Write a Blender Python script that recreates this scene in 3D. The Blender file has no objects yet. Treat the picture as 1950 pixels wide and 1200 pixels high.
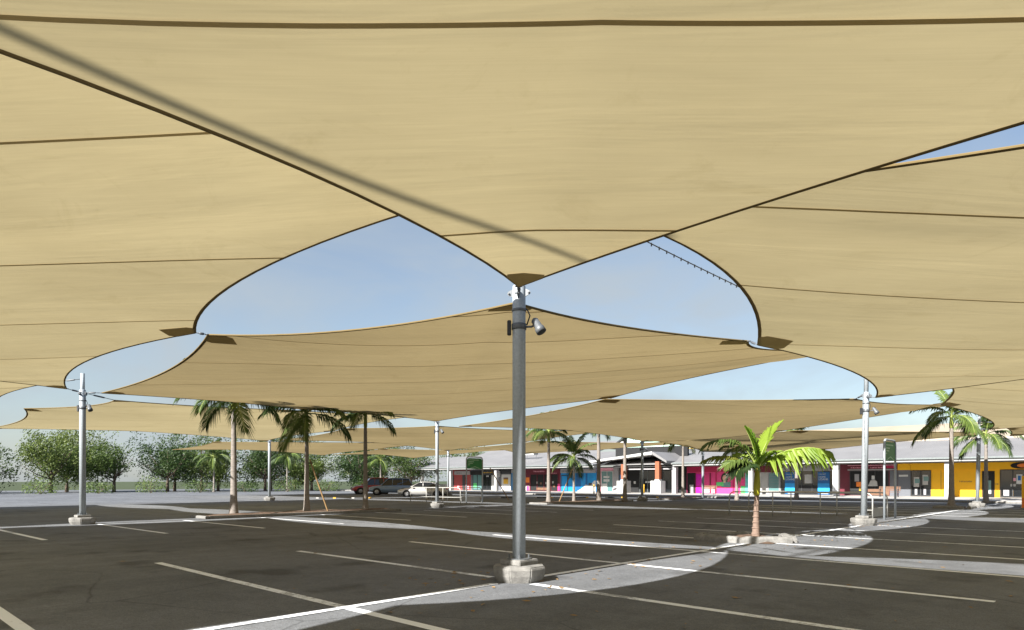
import bpy, bmesh, math, random
import numpy as np
from mathutils import Vector, Matrix

rad = math.radians
scene = bpy.context.scene
col = scene.collection

# ------------------------------------------------------------------ camera
YAW = rad(42.85)
cam_d = bpy.data.cameras.new('camera')
cam_d.sensor_width = 36.0
cam_d.lens = 24.0
cam_d.shift_y = 0.1615
cam_d.clip_end = 3000
cam = bpy.data.objects.new('camera', cam_d)
cam.location = (0, 0, 1.6)
cam.rotation_euler = (rad(90), 0, YAW)
col.objects.link(cam)
scene.camera = cam

# ------------------------------------------------------------------ light
SUN_EL = rad(33.0)
SUN_AZ = rad(0.6)                      # the light travels towards +Y, a touch to +X
ld = Vector((math.sin(SUN_AZ) * math.cos(SUN_EL), math.cos(SUN_AZ) * math.cos(SUN_EL), -math.sin(SUN_EL)))
world = bpy.data.worlds.new('World')
scene.world = world
world.use_nodes = True
nt = world.node_tree
nt.nodes.clear()
wo = nt.nodes.new('ShaderNodeOutputWorld')
bg = nt.nodes.new('ShaderNodeBackground')
sky = nt.nodes.new('ShaderNodeTexSky')
sky.sky_type = 'NISHITA'
sky.sun_disc = False
sky.sun_elevation = SUN_EL
sky.sun_rotation = rad(180) + SUN_AZ
sky.altitude = 20
sky.air_density = 1.0
sky.dust_density = 1.0
sky.ozone_density = 1.0
bg.inputs['Strength'].default_value = 0.058
# thin veils of high cloud, the same in every direction
tc = nt.nodes.new('ShaderNodeTexCoord')
mp = nt.nodes.new('ShaderNodeMapping')
mp.inputs['Scale'].default_value = (1.5, 1.5, 4.0)
nz = nt.nodes.new('ShaderNodeTexNoise')
nz.inputs['Scale'].default_value = 2.2
nz.inputs['Detail'].default_value = 7
nz.inputs['Roughness'].default_value = 0.55
nz.inputs['Distortion'].default_value = 0.5
cr = nt.nodes.new('ShaderNodeValToRGB')
cr.color_ramp.elements[0].position = 0.36
cr.color_ramp.elements[0].color = (0.34, 0.34, 0.34, 1)
cr.color_ramp.elements[1].position = 0.68
cr.color_ramp.elements[1].color = (0.95, 0.95, 0.95, 1)
mx = nt.nodes.new('ShaderNodeMixRGB')
mx.inputs['Color2'].default_value = (3.2, 3.58, 3.85, 1)
nt.links.new(tc.outputs['Generated'], mp.inputs['Vector'])
nt.links.new(mp.outputs['Vector'], nz.inputs['Vector'])
nt.links.new(nz.outputs['Fac'], cr.inputs['Fac'])
# the veil thins out towards the zenith
sz = nt.nodes.new('ShaderNodeSeparateXYZ')
el = nt.nodes.new('ShaderNodeMapRange')
el.inputs['From Min'].default_value = 0.24; el.inputs['From Max'].default_value = 0.44
el.inputs['To Min'].default_value = 1.0; el.inputs['To Max'].default_value = 0.15
ml = nt.nodes.new('ShaderNodeMath'); ml.operation = 'MULTIPLY'
nt.links.new(tc.outputs['Generated'], sz.inputs[0])
nt.links.new(sz.outputs['Z'], el.inputs['Value'])
nt.links.new(cr.outputs['Color'], ml.inputs[0]); nt.links.new(el.outputs['Result'], ml.inputs[1])
nt.links.new(ml.outputs[0], mx.inputs['Fac'])
nt.links.new(sky.outputs['Color'], mx.inputs['Color1'])
nt.links.new(mx.outputs['Color'], bg.inputs['Color'])
nt.links.new(bg.outputs['Background'], wo.inputs['Surface'])

sun_d = bpy.data.lights.new('sun', 'SUN')
sun_d.energy = 5.0
sun_d.angle = rad(0.53)
sun_d.color = (1.0, 0.965, 0.905)
sun = bpy.data.objects.new('sun', sun_d)
sun.rotation_euler = ld.to_track_quat('-Z', 'Y').to_euler()
sun.location = (0, -60, 60)
col.objects.link(sun)

scene.view_settings.view_transform = 'Standard'
scene.view_settings.look = 'None'
scene.view_settings.exposure = 1.5
scene.view_settings.gamma = 1.0
scene.view_settings.use_curve_mapping = False
scene.cycles.max_bounces = 8
scene.cycles.diffuse_bounces = 4
scene.cycles.transparent_max_bounces = 12

# ------------------------------------------------------------------ helpers
class MB:
    """collects shapes and links them as one mesh object"""
    def __init__(s, o=None):
        s.v = []; s.f = []; s.o = o
    def add(s, vs, fs):
        o = len(s.v)
        s.v += [tuple(p) for p in vs] if s.o is None else [(p[0] - s.o[0], p[1] - s.o[1], p[2]) for p in vs]
        s.f += [tuple(i + o for i in f) for f in fs]
        return s
    def box(s, x0, x1, y0, y1, z0, z1):
        return s.add([(x0, y0, z0), (x1, y0, z0), (x1, y1, z0), (x0, y1, z0),
                      (x0, y0, z1), (x1, y0, z1), (x1, y1, z1), (x0, y1, z1)],
                     [(0, 3, 2, 1), (4, 5, 6, 7), (0, 1, 5, 4), (1, 2, 6, 5), (2, 3, 7, 6), (3, 0, 4, 7)])
    def rings(s, rs, cap=True, closed=False):
        """loft a list of equal-length rings"""
        n = len(rs[0]); vs = [p for r in rs for p in r]; fs = []
        m = len(rs)
        for k in range(m - (0 if closed else 1)):
            a = k * n; b = ((k + 1) % m) * n
            for i in range(n):
                j = (i + 1) % n
                fs.append((a + i, a + j, b + j, b + i))
        if cap and not closed:
            fs.append(tuple(range(n - 1, -1, -1)))
            fs.append(tuple(range((m - 1) * n, m * n)))
        return s.add(vs, fs)
    def lathe(s, prof, n=16, c=(0, 0, 0), rot=0.0):
        rs = []
        for r, z in prof:
            rs.append([(c[0] + r * math.cos(rot + 2 * math.pi * i / n), c[1] + r * math.sin(rot + 2 * math.pi * i / n), c[2] + z) for i in range(n)])
        return s.rings(rs)
    def tube(s, pts, r, n=8, cap=True, closed=False):
        pts = [Vector(p) for p in pts]; rs = []
        m = len(pts); nrm = None
        for i, p in enumerate(pts):
            if closed:
                t = pts[(i + 1) % m] - pts[(i - 1) % m]
            else:
                t = pts[min(i + 1, m - 1)] - pts[max(i - 1, 0)]
            t = t.normalized() if t.length > 1e-9 else Vector((0, 0, 1))
            if nrm is None:
                nrm = t.orthogonal().normalized()
            else:
                nrm = nrm - t * nrm.dot(t)
                nrm = nrm.normalized() if nrm.length > 1e-6 else t.orthogonal().normalized()
            b = t.cross(nrm)
            rr = r[i] if isinstance(r, (list, tuple)) else r
            rs.append([tuple(p + rr * (math.cos(2 * math.pi * k / n) * nrm + math.sin(2 * math.pi * k / n) * b)) for k in range(n)])
        return s.rings(rs, cap, closed)
    def prism(s, poly, z0, z1):
        n = len(poly)
        return s.rings([[(x, y, z0) for x, y in poly], [(x, y, z1) for x, y in poly]])
    def build(s, name, m, parent=None, smooth=False, loc=None, bev=0):
        me = bpy.data.meshes.new(name)
        me.from_pydata(s.v, [], s.f)
        me.validate(); me.update()
        bm = bmesh.new(); bm.from_mesh(me)
        bmesh.ops.recalc_face_normals(bm, faces=bm.faces)
        if bev:
            es = [e for e in bm.edges if len(e.link_faces) == 2 and e.calc_face_angle(0) > 0.6]
            bmesh.ops.bevel(bm, geom=es, offset=bev, segments=2, affect='EDGES', clamp_overlap=True)
        bm.to_mesh(me); bm.free()
        return link(name, me, m, parent, smooth, loc)

def link(name, me, m, parent=None, smooth=False, loc=None):
    if m is not None and not me.materials:
        me.materials.append(m)
    if smooth:
        me.polygons.foreach_set('use_smooth', [True] * len(me.polygons))
    o = bpy.data.objects.new(name, me)
    col.objects.link(o)
    if parent is not None:
        o.parent = parent
    if loc is not None:
        o.location = loc
    return o

def thing(name, loc, label, cat, group=None, rz=0.0):
    o = bpy.data.objects.new(name, None)
    o.empty_display_size = 0.3
    o.location = loc
    o.rotation_euler = (0, 0, rz)
    o['label'] = label; o['category'] = cat
    if group: o['group'] = group
    col.objects.link(o)
    return o

def tag(o, label, cat, group=None):
    o['label'] = label; o['category'] = cat
    if group: o['group'] = group
    return o

def structure(o):
    o['kind'] = 'structure'
    return o

def share(src, parent, loc=None, rot=None, sc=None, mat_=None):
    o = src.copy() if mat_ is None else src.copy()
    col.objects.link(o)
    o.parent = parent
    if loc is not None: o.location = loc
    if rot is not None: o.rotation_euler = rot
    if sc is not None: o.scale = sc if isinstance(sc, (tuple, list)) else (sc, sc, sc)
    return o

# ------------------------------------------------------------------ materials
def nodes(name):
    m = bpy.data.materials.new(name)
    m.use_nodes = True
    t = m.node_tree
    return m, t, t.nodes['Principled BSDF']

def N(t, k, **kw):
    n = t.nodes.new(k)
    for a, b in kw.items():
        if a in n.inputs.keys():
            n.inputs[a].default_value = b
        else:
            setattr(n, a, b)
    return n

def plain(name, c, rough=0.6, metal=0.0, var=0.18, scale=6.0, bump=0.0, bscale=60.0, streak=None, spec=0.4, coat=0.0):
    """a colour with mottling, optional fine relief"""
    m, t, p = nodes(name)
    p.inputs['Roughness'].default_value = rough
    p.inputs['Metallic'].default_value = metal
    p.inputs['Specular IOR Level'].default_value = spec
    p.inputs['Coat Weight'].default_value = coat
    g = N(t, 'ShaderNodeNewGeometry')
    mp = N(t, 'ShaderNodeMapping')
    if streak: mp.inputs['Scale'].default_value = streak
    t.links.new(g.outputs['Position'], mp.inputs['Vector'])
    n1 = N(t, 'ShaderNodeTexNoise', Scale=scale, Detail=6.0, Roughness=0.6)
    t.links.new(mp.outputs['Vector'], n1.inputs['Vector'])
    r = N(t, 'ShaderNodeValToRGB')
    a = 1 - var; b = 1 + var
    r.color_ramp.elements[0].position = 0.3; r.color_ramp.elements[1].position = 0.7
    r.color_ramp.elements[0].color = (c[0] * a, c[1] * a, c[2] * a, 1)
    r.color_ramp.elements[1].color = (min(1, c[0] * b), min(1, c[1] * b), min(1, c[2] * b), 1)
    t.links.new(n1.outputs['Fac'], r.inputs['Fac'])
    t.links.new(r.outputs['Color'], p.inputs['Base Color'])
    if bump:
        n2 = N(t, 'ShaderNodeTexNoise', Scale=bscale, Detail=4.0)
        t.links.new(mp.outputs['Vector'], n2.inputs['Vector'])
        bm_ = N(t, 'ShaderNodeBump', Strength=bump, Distance=0.02)
        t.links.new(n2.outputs['Fac'], bm_.inputs['Height'])
        t.links.new(bm_.outputs['Normal'], p.inputs['Normal'])
    return m

def asphalt_mat():
    m, t, p = nodes('asphalt')
    g = N(t, 'ShaderNodeNewGeometry')
    big = N(t, 'ShaderNodeTexNoise', Scale=0.22, Detail=5.0, Roughness=0.6)
    mid = N(t, 'ShaderNodeTexNoise', Scale=2.3, Detail=6.0, Roughness=0.7)
    fine = N(t, 'ShaderNodeTexNoise', Scale=55.0, Detail=3.0, Roughness=0.7)
    stone = N(t, 'ShaderNodeTexVoronoi', Scale=70.0)
    spots = N(t, 'ShaderNodeTexNoise', Scale=0.75, Detail=3.0, Roughness=0.5)
    for n in (big, mid, fine, stone, spots):
        t.links.new(g.outputs['Position'], n.inputs['Vector'])
    r1 = N(t, 'ShaderNodeValToRGB')
    r1.color_ramp.elements[0].position = 0.32; r1.color_ramp.elements[0].color = (0.104, 0.111, 0.124, 1)
    r1.color_ramp.elements[1].position = 0.72; r1.color_ramp.elements[1].color = (0.158, 0.166, 0.183, 1)
    t.links.new(big.outputs['Fac'], r1.inputs['Fac'])
    r2 = N(t, 'ShaderNodeValToRGB')
    r2.color_ramp.elements[0].position = 0.25; r2.color_ramp.elements[0].color = (0.78, 0.78, 0.78, 1)
    r2.color_ramp.elements[1].position = 0.75; r2.color_ramp.elements[1].color = (1.18, 1.18, 1.17, 1)
    t.links.new(mid.outputs['Fac'], r2.inputs['Fac'])
    r3 = N(t, 'ShaderNodeValToRGB')
    r3.color_ramp.elements[0].position = 0.3; r3.color_ramp.elements[0].color = (0.62, 0.62, 0.62, 1)
    r3.color_ramp.elements[1].position = 0.7; r3.color_ramp.elements[1].color = (1.42, 1.41, 1.39, 1)
    t.links.new(fine.outputs['Fac'], r3.inputs['Fac'])
    r4 = N(t, 'ShaderNodeValToRGB')                       # oil drips
    r4.color_ramp.elements[0].position = 0.58; r4.color_ramp.elements[0].color = (1, 1, 1, 1)
    r4.color_ramp.elements[1].position = 0.70; r4.color_ramp.elements[1].color = (0.6, 0.59, 0.58, 1)
    t.links.new(spots.outputs['Fac'], r4.inputs['Fac'])
    grain = N(t, 'ShaderNodeTexNoise', Scale=16.0, Detail=5.0, Roughness=0.8)
    t.links.new(g.outputs['Position'], grain.inputs['Vector'])
    r5 = N(t, 'ShaderNodeValToRGB')
    r5.color_ramp.elements[0].position = 0.3; r5.color_ramp.elements[0].color = (0.74, 0.74, 0.74, 1)
    r5.color_ramp.elements[1].position = 0.7; r5.color_ramp.elements[1].color = (1.24, 1.24, 1.24, 1)
    t.links.new(grain.outputs['Fac'], r5.inputs['Fac'])
    # hairline cracks, only where the old surface has opened up
    wob = N(t, 'ShaderNodeTexNoise', Scale=1.4, Detail=5.0)
    t.links.new(g.outputs['Position'], wob.inputs['Vector'])
    wv_ = N(t, 'ShaderNodeMixRGB', Fac=0.12)
    t.links.new(g.outputs['Position'], wv_.inputs['Color1']); t.links.new(wob.outputs['Color'], wv_.inputs['Color2'])
    vc = N(t, 'ShaderNodeTexVoronoi', feature='DISTANCE_TO_EDGE', Scale=0.34)
    t.links.new(wv_.outputs['Color'], vc.inputs['Vector'])
    r6 = N(t, 'ShaderNodeValToRGB')
    r6.color_ramp.elements[0].position = 0.0; r6.color_ramp.elements[0].color = (0.55, 0.55, 0.55, 1)
    r6.color_ramp.elements[1].position = 0.006; r6.color_ramp.elements[1].color = (1, 1, 1, 1)
    t.links.new(vc.outputs['Distance'], r6.inputs['Fac'])
    msk = N(t, 'ShaderNodeTexNoise', Scale=0.16, Detail=2.0)
    t.links.new(g.outputs['Position'], msk.inputs['Vector'])
    r7 = N(t, 'ShaderNodeValToRGB')
    r7.color_ramp.elements[0].position = 0.5; r7.color_ramp.elements[1].position = 0.56
    t.links.new(msk.outputs['Fac'], r7.inputs['Fac'])
    r8 = N(t, 'ShaderNodeMixRGB')
    r8.inputs['Color1'].default_value = (1, 1, 1, 1)
    t.links.new(r7.outputs['Color'], r8.inputs['Fac']); t.links.new(r6.outputs['Color'], r8.inputs['Color2'])
    # tyre-polished tracks along the aisles
    tmap = N(t, 'ShaderNodeMapping'); tmap.inputs['Scale'].default_value = (1.1, 0.05, 1)
    t.links.new(g.outputs['Position'], tmap.inputs['Vector'])
    tn = N(t, 'ShaderNodeTexNoise', Scale=1.0, Detail=3.0); t.links.new(tmap.outputs['Vector'], tn.inputs['Vector'])
    r9 = N(t, 'ShaderNodeValToRGB')
    r9.color_ramp.elements[0].position = 0.35; r9.color_ramp.elements[0].color = (0.88, 0.88, 0.88, 1)
    r9.color_ramp.elements[1].position = 0.65; r9.color_ramp.elements[1].color = (1.1, 1.1, 1.1, 1)
    t.links.new(tn.outputs['Fac'], r9.inputs['Fac'])
    cur = r1.outputs['Color']
    for r in (r2, r3, r4, r5, r8, r9):
        mm = N(t, 'ShaderNodeMixRGB', blend_type='MULTIPLY', Fac=1.0)
        t.links.new(cur, mm.inputs['Color1']); t.links.new(r.outputs['Color'], mm.inputs['Color2'])
        cur = mm.outputs['Color']
    t.links.new(cur, p.inputs['Base Color'])
    p.inputs['Roughness'].default_value = 0.86
    p.inputs['Specular IOR Level'].default_value = 0.3
    bm_ = N(t, 'ShaderNodeBump', Strength=0.35, Distance=0.01)
    t.links.new(stone.outputs['Distance'], bm_.inputs['Height'])
    t.links.new(bm_.outputs['Normal'], p.inputs['Normal'])
    return m

def paint_mat():
    m, t, p = nodes('worn_line_paint')
    g = N(t, 'ShaderNodeNewGeometry')
    n1 = N(t, 'ShaderNodeTexNoise', Scale=9.0, Detail=7.0, Roughness=0.75)
    n2 = N(t, 'ShaderNodeTexNoise', Scale=0.7, Detail=2.0)
    for n in (n1, n2): t.links.new(g.outputs['Position'], n.inputs['Vector'])
    ad = N(t, 'ShaderNodeMath', operation='ADD')
    t.links.new(n1.outputs['Fac'], ad.inputs[0]); t.links.new(n2.outputs['Fac'], ad.inputs[1])
    r = N(t, 'ShaderNodeValToRGB')
    r.color_ramp.elements[0].position = 0.40; r.color_ramp.elements[0].color = (0.30, 0.31, 0.33, 1)
    r.color_ramp.elements[1].position = 0.475; r.color_ramp.elements[1].color = (0.80, 0.83, 0.88, 1)
    hf = N(t, 'ShaderNodeMath', operation='MULTIPLY'); hf.inputs[1].default_value = 0.5
    t.links.new(ad.outputs[0], hf.inputs[0]); t.links.new(hf.outputs[0], r.inputs['Fac'])
    t.links.new(r.outputs['Color'], p.inputs['Base Color'])
    p.inputs['Roughness'].default_value = 0.7
    return m

def fabric_mat(name, c, trans):
    """knitted shade cloth: lets part of the sun through as soft light"""
    m = bpy.data.materials.new(name); m.use_nodes = True
    t = m.node_tree; t.nodes.clear()
    out = N(t, 'ShaderNodeOutputMaterial')
    g = N(t, 'ShaderNodeNewGeometry')
    mp = N(t, 'ShaderNodeMapping')
    mp.inputs['Rotation'].default_value = (0, 0, -YAW)
    t.links.new(g.outputs['Position'], mp.inputs['Vector'])
    sc = N(t, 'ShaderNodeMapping')
    sc.inputs['Scale'].default_value = (0.5, 26.0, 3.0)
    t.links.new(mp.outputs['Vector'], sc.inputs['Vector'])
    st = N(t, 'ShaderNodeTexNoise', Scale=1.6, Detail=5.0, Roughness=0.7)
    t.links.new(sc.outputs['Vector'], st.inputs['Vector'])
    cl = N(t, 'ShaderNodeTexNoise', Scale=0.3, Detail=4.0, Roughness=0.55)
    t.links.new(g.outputs['Position'], cl.inputs['Vector'])
    r1 = N(t, 'ShaderNodeValToRGB')
    r1.color_ramp.elements[0].position = 0.28; r1.color_ramp.elements[0].color = (c[0] * .95, c[1] * .945, c[2] * .935, 1)
    r1.color_ramp.elements[1].position = 0.72; r1.color_ramp.elements[1].color = (c[0] * 1.03, c[1] * 1.03, c[2] * 1.035, 1)
    t.links.new(st.outputs['Fac'], r1.inputs['Fac'])
    r2 = N(t, 'ShaderNodeValToRGB')
    r2.color_ramp.elements[0].position = 0.3; r2.color_ramp.elements[0].color = (.92, .91, .9, 1)
    r2.color_ramp.elements[1].position = 0.7; r2.color_ramp.elements[1].color = (1.05, 1.05, 1.06, 1)
    t.links.new(cl.outputs['Fac'], r2.inputs['Fac'])
    mm = N(t, 'ShaderNodeMixRGB', blend_type='MULTIPLY', Fac=1.0)
    t.links.new(r1.outputs['Color'], mm.inputs['Color1']); t.links.new(r2.outputs['Color'], mm.inputs['Color2'])
    oi = N(t, 'ShaderNodeObjectInfo')
    pt = N(t, 'ShaderNodeMapRange'); pt.inputs['To Min'].default_value = 0.955; pt.inputs['To Max'].default_value = 1.03
    t.links.new(oi.outputs['Random'], pt.inputs['Value'])
    sn = N(t, 'ShaderNodeTexNoise', Scale=0.9, Detail=6.0, Roughness=0.7, Distortion=1.2)
    t.links.new(g.outputs['Position'], sn.inputs['Vector'])
    sr = N(t, 'ShaderNodeValToRGB')
    sr.color_ramp.elements[0].position = 0.56; sr.color_ramp.elements[0].color = (1, 1, 1, 1)
    sr.color_ramp.elements[1].position = 0.75; sr.color_ramp.elements[1].color = (0.90, 0.89, 0.86, 1)
    t.links.new(sn.outputs['Fac'], sr.inputs['Fac'])
    for src in (pt.outputs[0], sr.outputs['Color']):
        m2 = N(t, 'ShaderNodeMixRGB', blend_type='MULTIPLY', Fac=1.0)
        t.links.new(mm.outputs['Color'], m2.inputs['Color1']); t.links.new(src, m2.inputs['Color2'])
        mm = m2
    d = N(t, 'ShaderNodeBsdfDiffuse'); tr = N(t, 'ShaderNodeBsdfTranslucent')
    un = N(t, 'ShaderNodeMapping'); un.inputs['Scale'].default_value = (0.16, 0.9, 0.4)
    t.links.new(mp.outputs['Vector'], un.inputs['Vector'])
    u1 = N(t, 'ShaderNodeTexNoise', Scale=1.0, Detail=4.0, Roughness=0.5, Distortion=0.4)
    t.links.new(un.outputs['Vector'], u1.inputs['Vector'])
    bu = N(t, 'ShaderNodeBump', Strength=0.55, Distance=0.12)
    t.links.new(u1.outputs['Fac'], bu.inputs['Height'])
    t.links.new(bu.outputs['Normal'], d.inputs['Normal']); t.links.new(bu.outputs['Normal'], tr.inputs['Normal'])
    t.links.new(mm.outputs['Color'], d.inputs['Color']); t.links.new(mm.outputs['Color'], tr.inputs['Color'])
    mix = N(t, 'ShaderNodeMixShader', Fac=trans)
    t.links.new(d.outputs[0], mix.inputs[1]); t.links.new(tr.outputs[0], mix.inputs[2])
    t.links.new(mix.outputs[0], out.inputs['Surface'])
    return m

def leaf_mat(name, c1, c2, trans=0.35, gloss=0.35):
    m = bpy.data.materials.new(name); m.use_nodes = True
    t = m.node_tree; t.nodes.clear()
    out = N(t, 'ShaderNodeOutputMaterial')
    g = N(t, 'ShaderNodeNewGeometry')
    oi = N(t, 'ShaderNodeObjectInfo')
    n1 = N(t, 'ShaderNodeTexNoise', Scale=1.7, Detail=4.0)
    t.links.new(g.outputs['Position'], n1.inputs['Vector'])
    a0 = N(t, 'ShaderNodeMath', operation='MULTIPLY_ADD')
    a0.inputs[1].default_value = 0.35; a0.inputs[2].default_value = -0.17
    t.links.new(oi.outputs['Random'], a0.inputs[0])
    a1 = N(t, 'ShaderNodeMath', operation='ADD')
    t.links.new(n1.outputs['Fac'], a1.inputs[0]); t.links.new(a0.outputs[0], a1.inputs[1])
    r = N(t, 'ShaderNodeValToRGB')
    r.color_ramp.elements[0].position = 0.3; r.color_ramp.elements[0].color = (*c1, 1)
    r.color_ramp.elements[1].position = 0.7; r.color_ramp.elements[1].color = (*c2, 1)
    t.links.new(a1.outputs[0], r.inputs['Fac'])
    p = N(t, 'ShaderNodeBsdfPrincipled', Roughness=0.5)
    p.inputs['Specular IOR Level'].default_value = gloss
    tr = N(t, 'ShaderNodeBsdfTranslucent')
    t.links.new(r.outputs['Color'], p.inputs['Base Color']); t.links.new(r.outputs['Color'], tr.inputs['Color'])
    mix = N(t, 'ShaderNodeMixShader', Fac=trans)
    t.links.new(p.outputs[0], mix.inputs[1]); t.links.new(tr.outputs[0], mix.inputs[2])
    t.links.new(mix.outputs[0], out.inputs['Surface'])
    return m

def roof_mat(name, c):
    m, t, p = nodes(name)
    g = N(t, 'ShaderNodeNewGeometry')
    sx = N(t, 'ShaderNodeSeparateXYZ'); t.links.new(g.outputs['Position'], sx.inputs[0])
    k = N(t, 'ShaderNodeMath', operation='MULTIPLY'); k.inputs[1].default_value = 2 * math.pi / 0.19
    t.links.new(sx.outputs['X'], k.inputs[0])
    s = N(t, 'ShaderNodeMath', operation='SINE'); t.links.new(k.outputs[0], s.inputs[0])
    b = N(t, 'ShaderNodeBump', Strength=0.25, Distance=0.03); t.links.new(s.outputs[0], b.inputs['Height'])
    t.links.new(b.outputs['Normal'], p.inputs['Normal'])
    n1 = N(t, 'ShaderNodeTexNoise', Scale=0.5, Detail=6.0); t.links.new(g.outputs['Position'], n1.inputs['Vector'])
    r = N(t, 'ShaderNodeValToRGB')
    r.color_ramp.elements[0].position = .3; r.color_ramp.elements[0].color = (c[0] * .88, c[1] * .88, c[2] * .88, 1)
    r.color_ramp.elements[1].position = .7; r.color_ramp.elements[1].color = (c[0] * 1.08, c[1] * 1.08, c[2] * 1.08, 1)
    t.links.new(n1.outputs['Fac'], r.inputs['Fac']); t.links.new(r.outputs['Color'], p.inputs['Base Color'])
    p.inputs['Roughness'].default_value = 0.5
    return m

def glass_mat(name, c, rough=0.06):
    m, t, p = nodes(name)
    p.inputs['Base Color'].default_value = (*c, 1)
    p.inputs['Roughness'].default_value = rough
    p.inputs['Specular IOR Level'].default_value = 0.7
    return m

M = {}
M['asphalt'] = asphalt_mat()
M['paint'] = paint_mat()
M['fabric'] = fabric_mat('tan_shade_cloth', (0.62, 0.515, 0.283), 0.312)
M['fabric_dim'] = fabric_mat('tan_shade_cloth_dimmed', (0.52, 0.405, 0.205), 0.265)  # same cloth; its dimmer light at grazing view is put into this darker colour
M['seam'] = fabric_mat('tan_cloth_doubled', (0.46, 0.365, 0.19), 0.25)
M['hem'] = fabric_mat('tan_cloth_hem', (0.22, 0.165, 0.08), 0.18)
M['patch'] = fabric_mat('tan_cloth_patch', (0.42, 0.33, 0.165), 0.2)
M['galv'] = plain('galvanised_steel', (0.35, 0.385, 0.415), 0.5, 0.1, 0.14, 26.0, 0.03, 90)
M['galv2'] = plain('dull_bracket_steel', (0.13, 0.14, 0.15), 0.5, 0.3, 0.2, 30.0)
M['rail'] = plain('rail_steel', (0.42, 0.42, 0.40), 0.5, 0.2, 0.12, 20.0)
M['dark'] = plain('dark_metal', (0.035, 0.037, 0.04), 0.5, 0.0, 0.2)
M['conc'] = plain('concrete', (0.20, 0.195, 0.185), 0.9, 0, 0.28, 9.0, 0.5, 55)
M['path'] = plain('footpath_concrete', (0.40, 0.385, 0.36), 0.9, 0, 0.12, 3.0, 0.15, 40)
M['white'] = plain('white_paint', (0.5, 0.5, 0.49), 0.6, 0, 0.06, 3.0)
M['offwhite'] = plain('offwhite_paint', (0.36, 0.355, 0.34), 0.7, 0, 0.1, 3.0)
M['green'] = plain('green_sign_face', (0.035, 0.19, 0.055), 0.5, 0, 0.12, 4.0)
M['greenprint'] = plain('pale_green_print', (0.42, 0.60, 0.42), 0.6, 0, 0.1)
M['roof'] = roof_mat('pale_steel_roof', (0.20, 0.195, 0.195))
M['roofcream'] = roof_mat('cream_steel_roof', (0.34, 0.285, 0.215))
M['gutter'] = plain('gutter_grey_green', (0.16, 0.18, 0.18), 0.5)
M['fascia'] = plain('white_fascia', (0.33, 0.335, 0.33), 0.5, 0, 0.06)
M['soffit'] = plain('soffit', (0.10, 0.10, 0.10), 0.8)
M['glass'] = glass_mat('shop_glass_dark', (0.012, 0.014, 0.016))
M['glassteal'] = glass_mat('teal_window', (0.10, 0.20, 0.20), 0.15)
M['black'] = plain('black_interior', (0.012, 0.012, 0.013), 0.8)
M['pink'] = plain('pink_wall', (0.62, 0.045, 0.19), 0.55, 0, 0.08)
M['magenta'] = plain('magenta_door', (0.55, 0.006, 0.36), 0.5, 0, 0.08)
M['crimson'] = plain('crimson_fascia', (0.40, 0.012, 0.07), 0.5, 0, 0.1)
M['maroon'] = plain('maroon_fascia', (0.13, 0.016, 0.03), 0.55, 0, 0.15)
M['palepink'] = plain('pale_pink_print', (0.78, 0.36, 0.44), 0.6)
M['blue'] = plain('bright_blue_panel', (0.008, 0.22, 0.52), 0.45, 0, 0.15, 1.2)
M['deepblue'] = plain('deep_blue_banner', (0.006, 0.09, 0.26), 0.5, 0, 0.15, 1.5)
M['cyan'] = plain('cyan_print', (0.02, 0.36, 0.75), 0.5, 0, 0.1)
M['yellow'] = plain('yellow_wall', (0.80, 0.42, 0.006), 0.6, 0, 0.05, 1.5)
M['orange'] = plain('orange_print', (0.75, 0.20, 0.03), 0.6)
M['brown'] = plain('brown_panel', (0.16, 0.085, 0.05), 0.7, 0, 0.2)
M['darkgrey'] = plain('slate_grey_wall', (0.115, 0.122, 0.14), 0.6, 0, 0.06)
M['midgrey'] = plain('grey_sign_band', (0.30, 0.29, 0.30), 0.6, 0, 0.08)
M['brick'] = plain('red_brick', (0.30, 0.09, 0.045), 0.85, 0, 0.25, 12.0, 0.3, 40)
M['mint'] = plain('pale_mint_wall', (0.45, 0.62, 0.55), 0.7, 0, 0.08, 1.0)
M['cream'] = plain('cream_wall', (0.42, 0.35, 0.27), 0.7, 0, 0.05, 1.0)
M['skin'] = plain('printed_skin', (0.55, 0.33, 0.24), 0.6, 0, 0.08)
M['hair'] = plain('printed_hair', (0.02, 0.012, 0.01), 0.6)
M['teal'] = plain('teal_print', (0.10, 0.45, 0.42), 0.6)
M['limeprint'] = plain('lime_print', (0.10, 0.52, 0.16), 0.6)
M['redbrown'] = plain('dull_red_wall', (0.28, 0.05, 0.05), 0.7, 0, 0.12)
M['timber'] = plain('timber_stake', (0.24, 0.15, 0.065), 0.8, 0, 0.2, 8)
M['trunk'] = plain('palm_trunk', (0.21, 0.185, 0.165), 0.9, 0, 0.3, 5.0, 0.4, 25, streak=(1, 1, 7))
M['trunkyoung'] = plain('young_palm_trunk', (0.20, 0.14, 0.11), 0.9, 0, 0.3, 8.0, 0.4, 25, streak=(1, 1, 6))
M['shaft'] = plain('palm_crownshaft', (0.20, 0.24, 0.05), 0.55, 0, 0.18, 4.0, streak=(1, 1, .3))
M['shaftyoung'] = plain('young_crownshaft', (0.30, 0.28, 0.015), 0.5, 0, 0.18, 4.0, streak=(1, 1, .3))
M['rachis'] = plain('palm_rachis', (0.24, 0.29, 0.07), 0.6, 0, 0.15)
M['frond'] = leaf_mat('palm_leaf', (0.045, 0.085, 0.022), (0.14, 0.20, 0.045))
M['frondyoung'] = leaf_mat('young_palm_leaf', (0.10, 0.20, 0.012), (0.24, 0.34, 0.04), 0.4)
M['frondyellow'] = leaf_mat('yellowing_palm_leaf', (0.15, 0.18, 0.025), (0.28, 0.28, 0.06), 0.4)
M['fronddark'] = leaf_mat('dark_palm_leaf', (0.028, 0.055, 0.018), (0.09, 0.14, 0.03))
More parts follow.
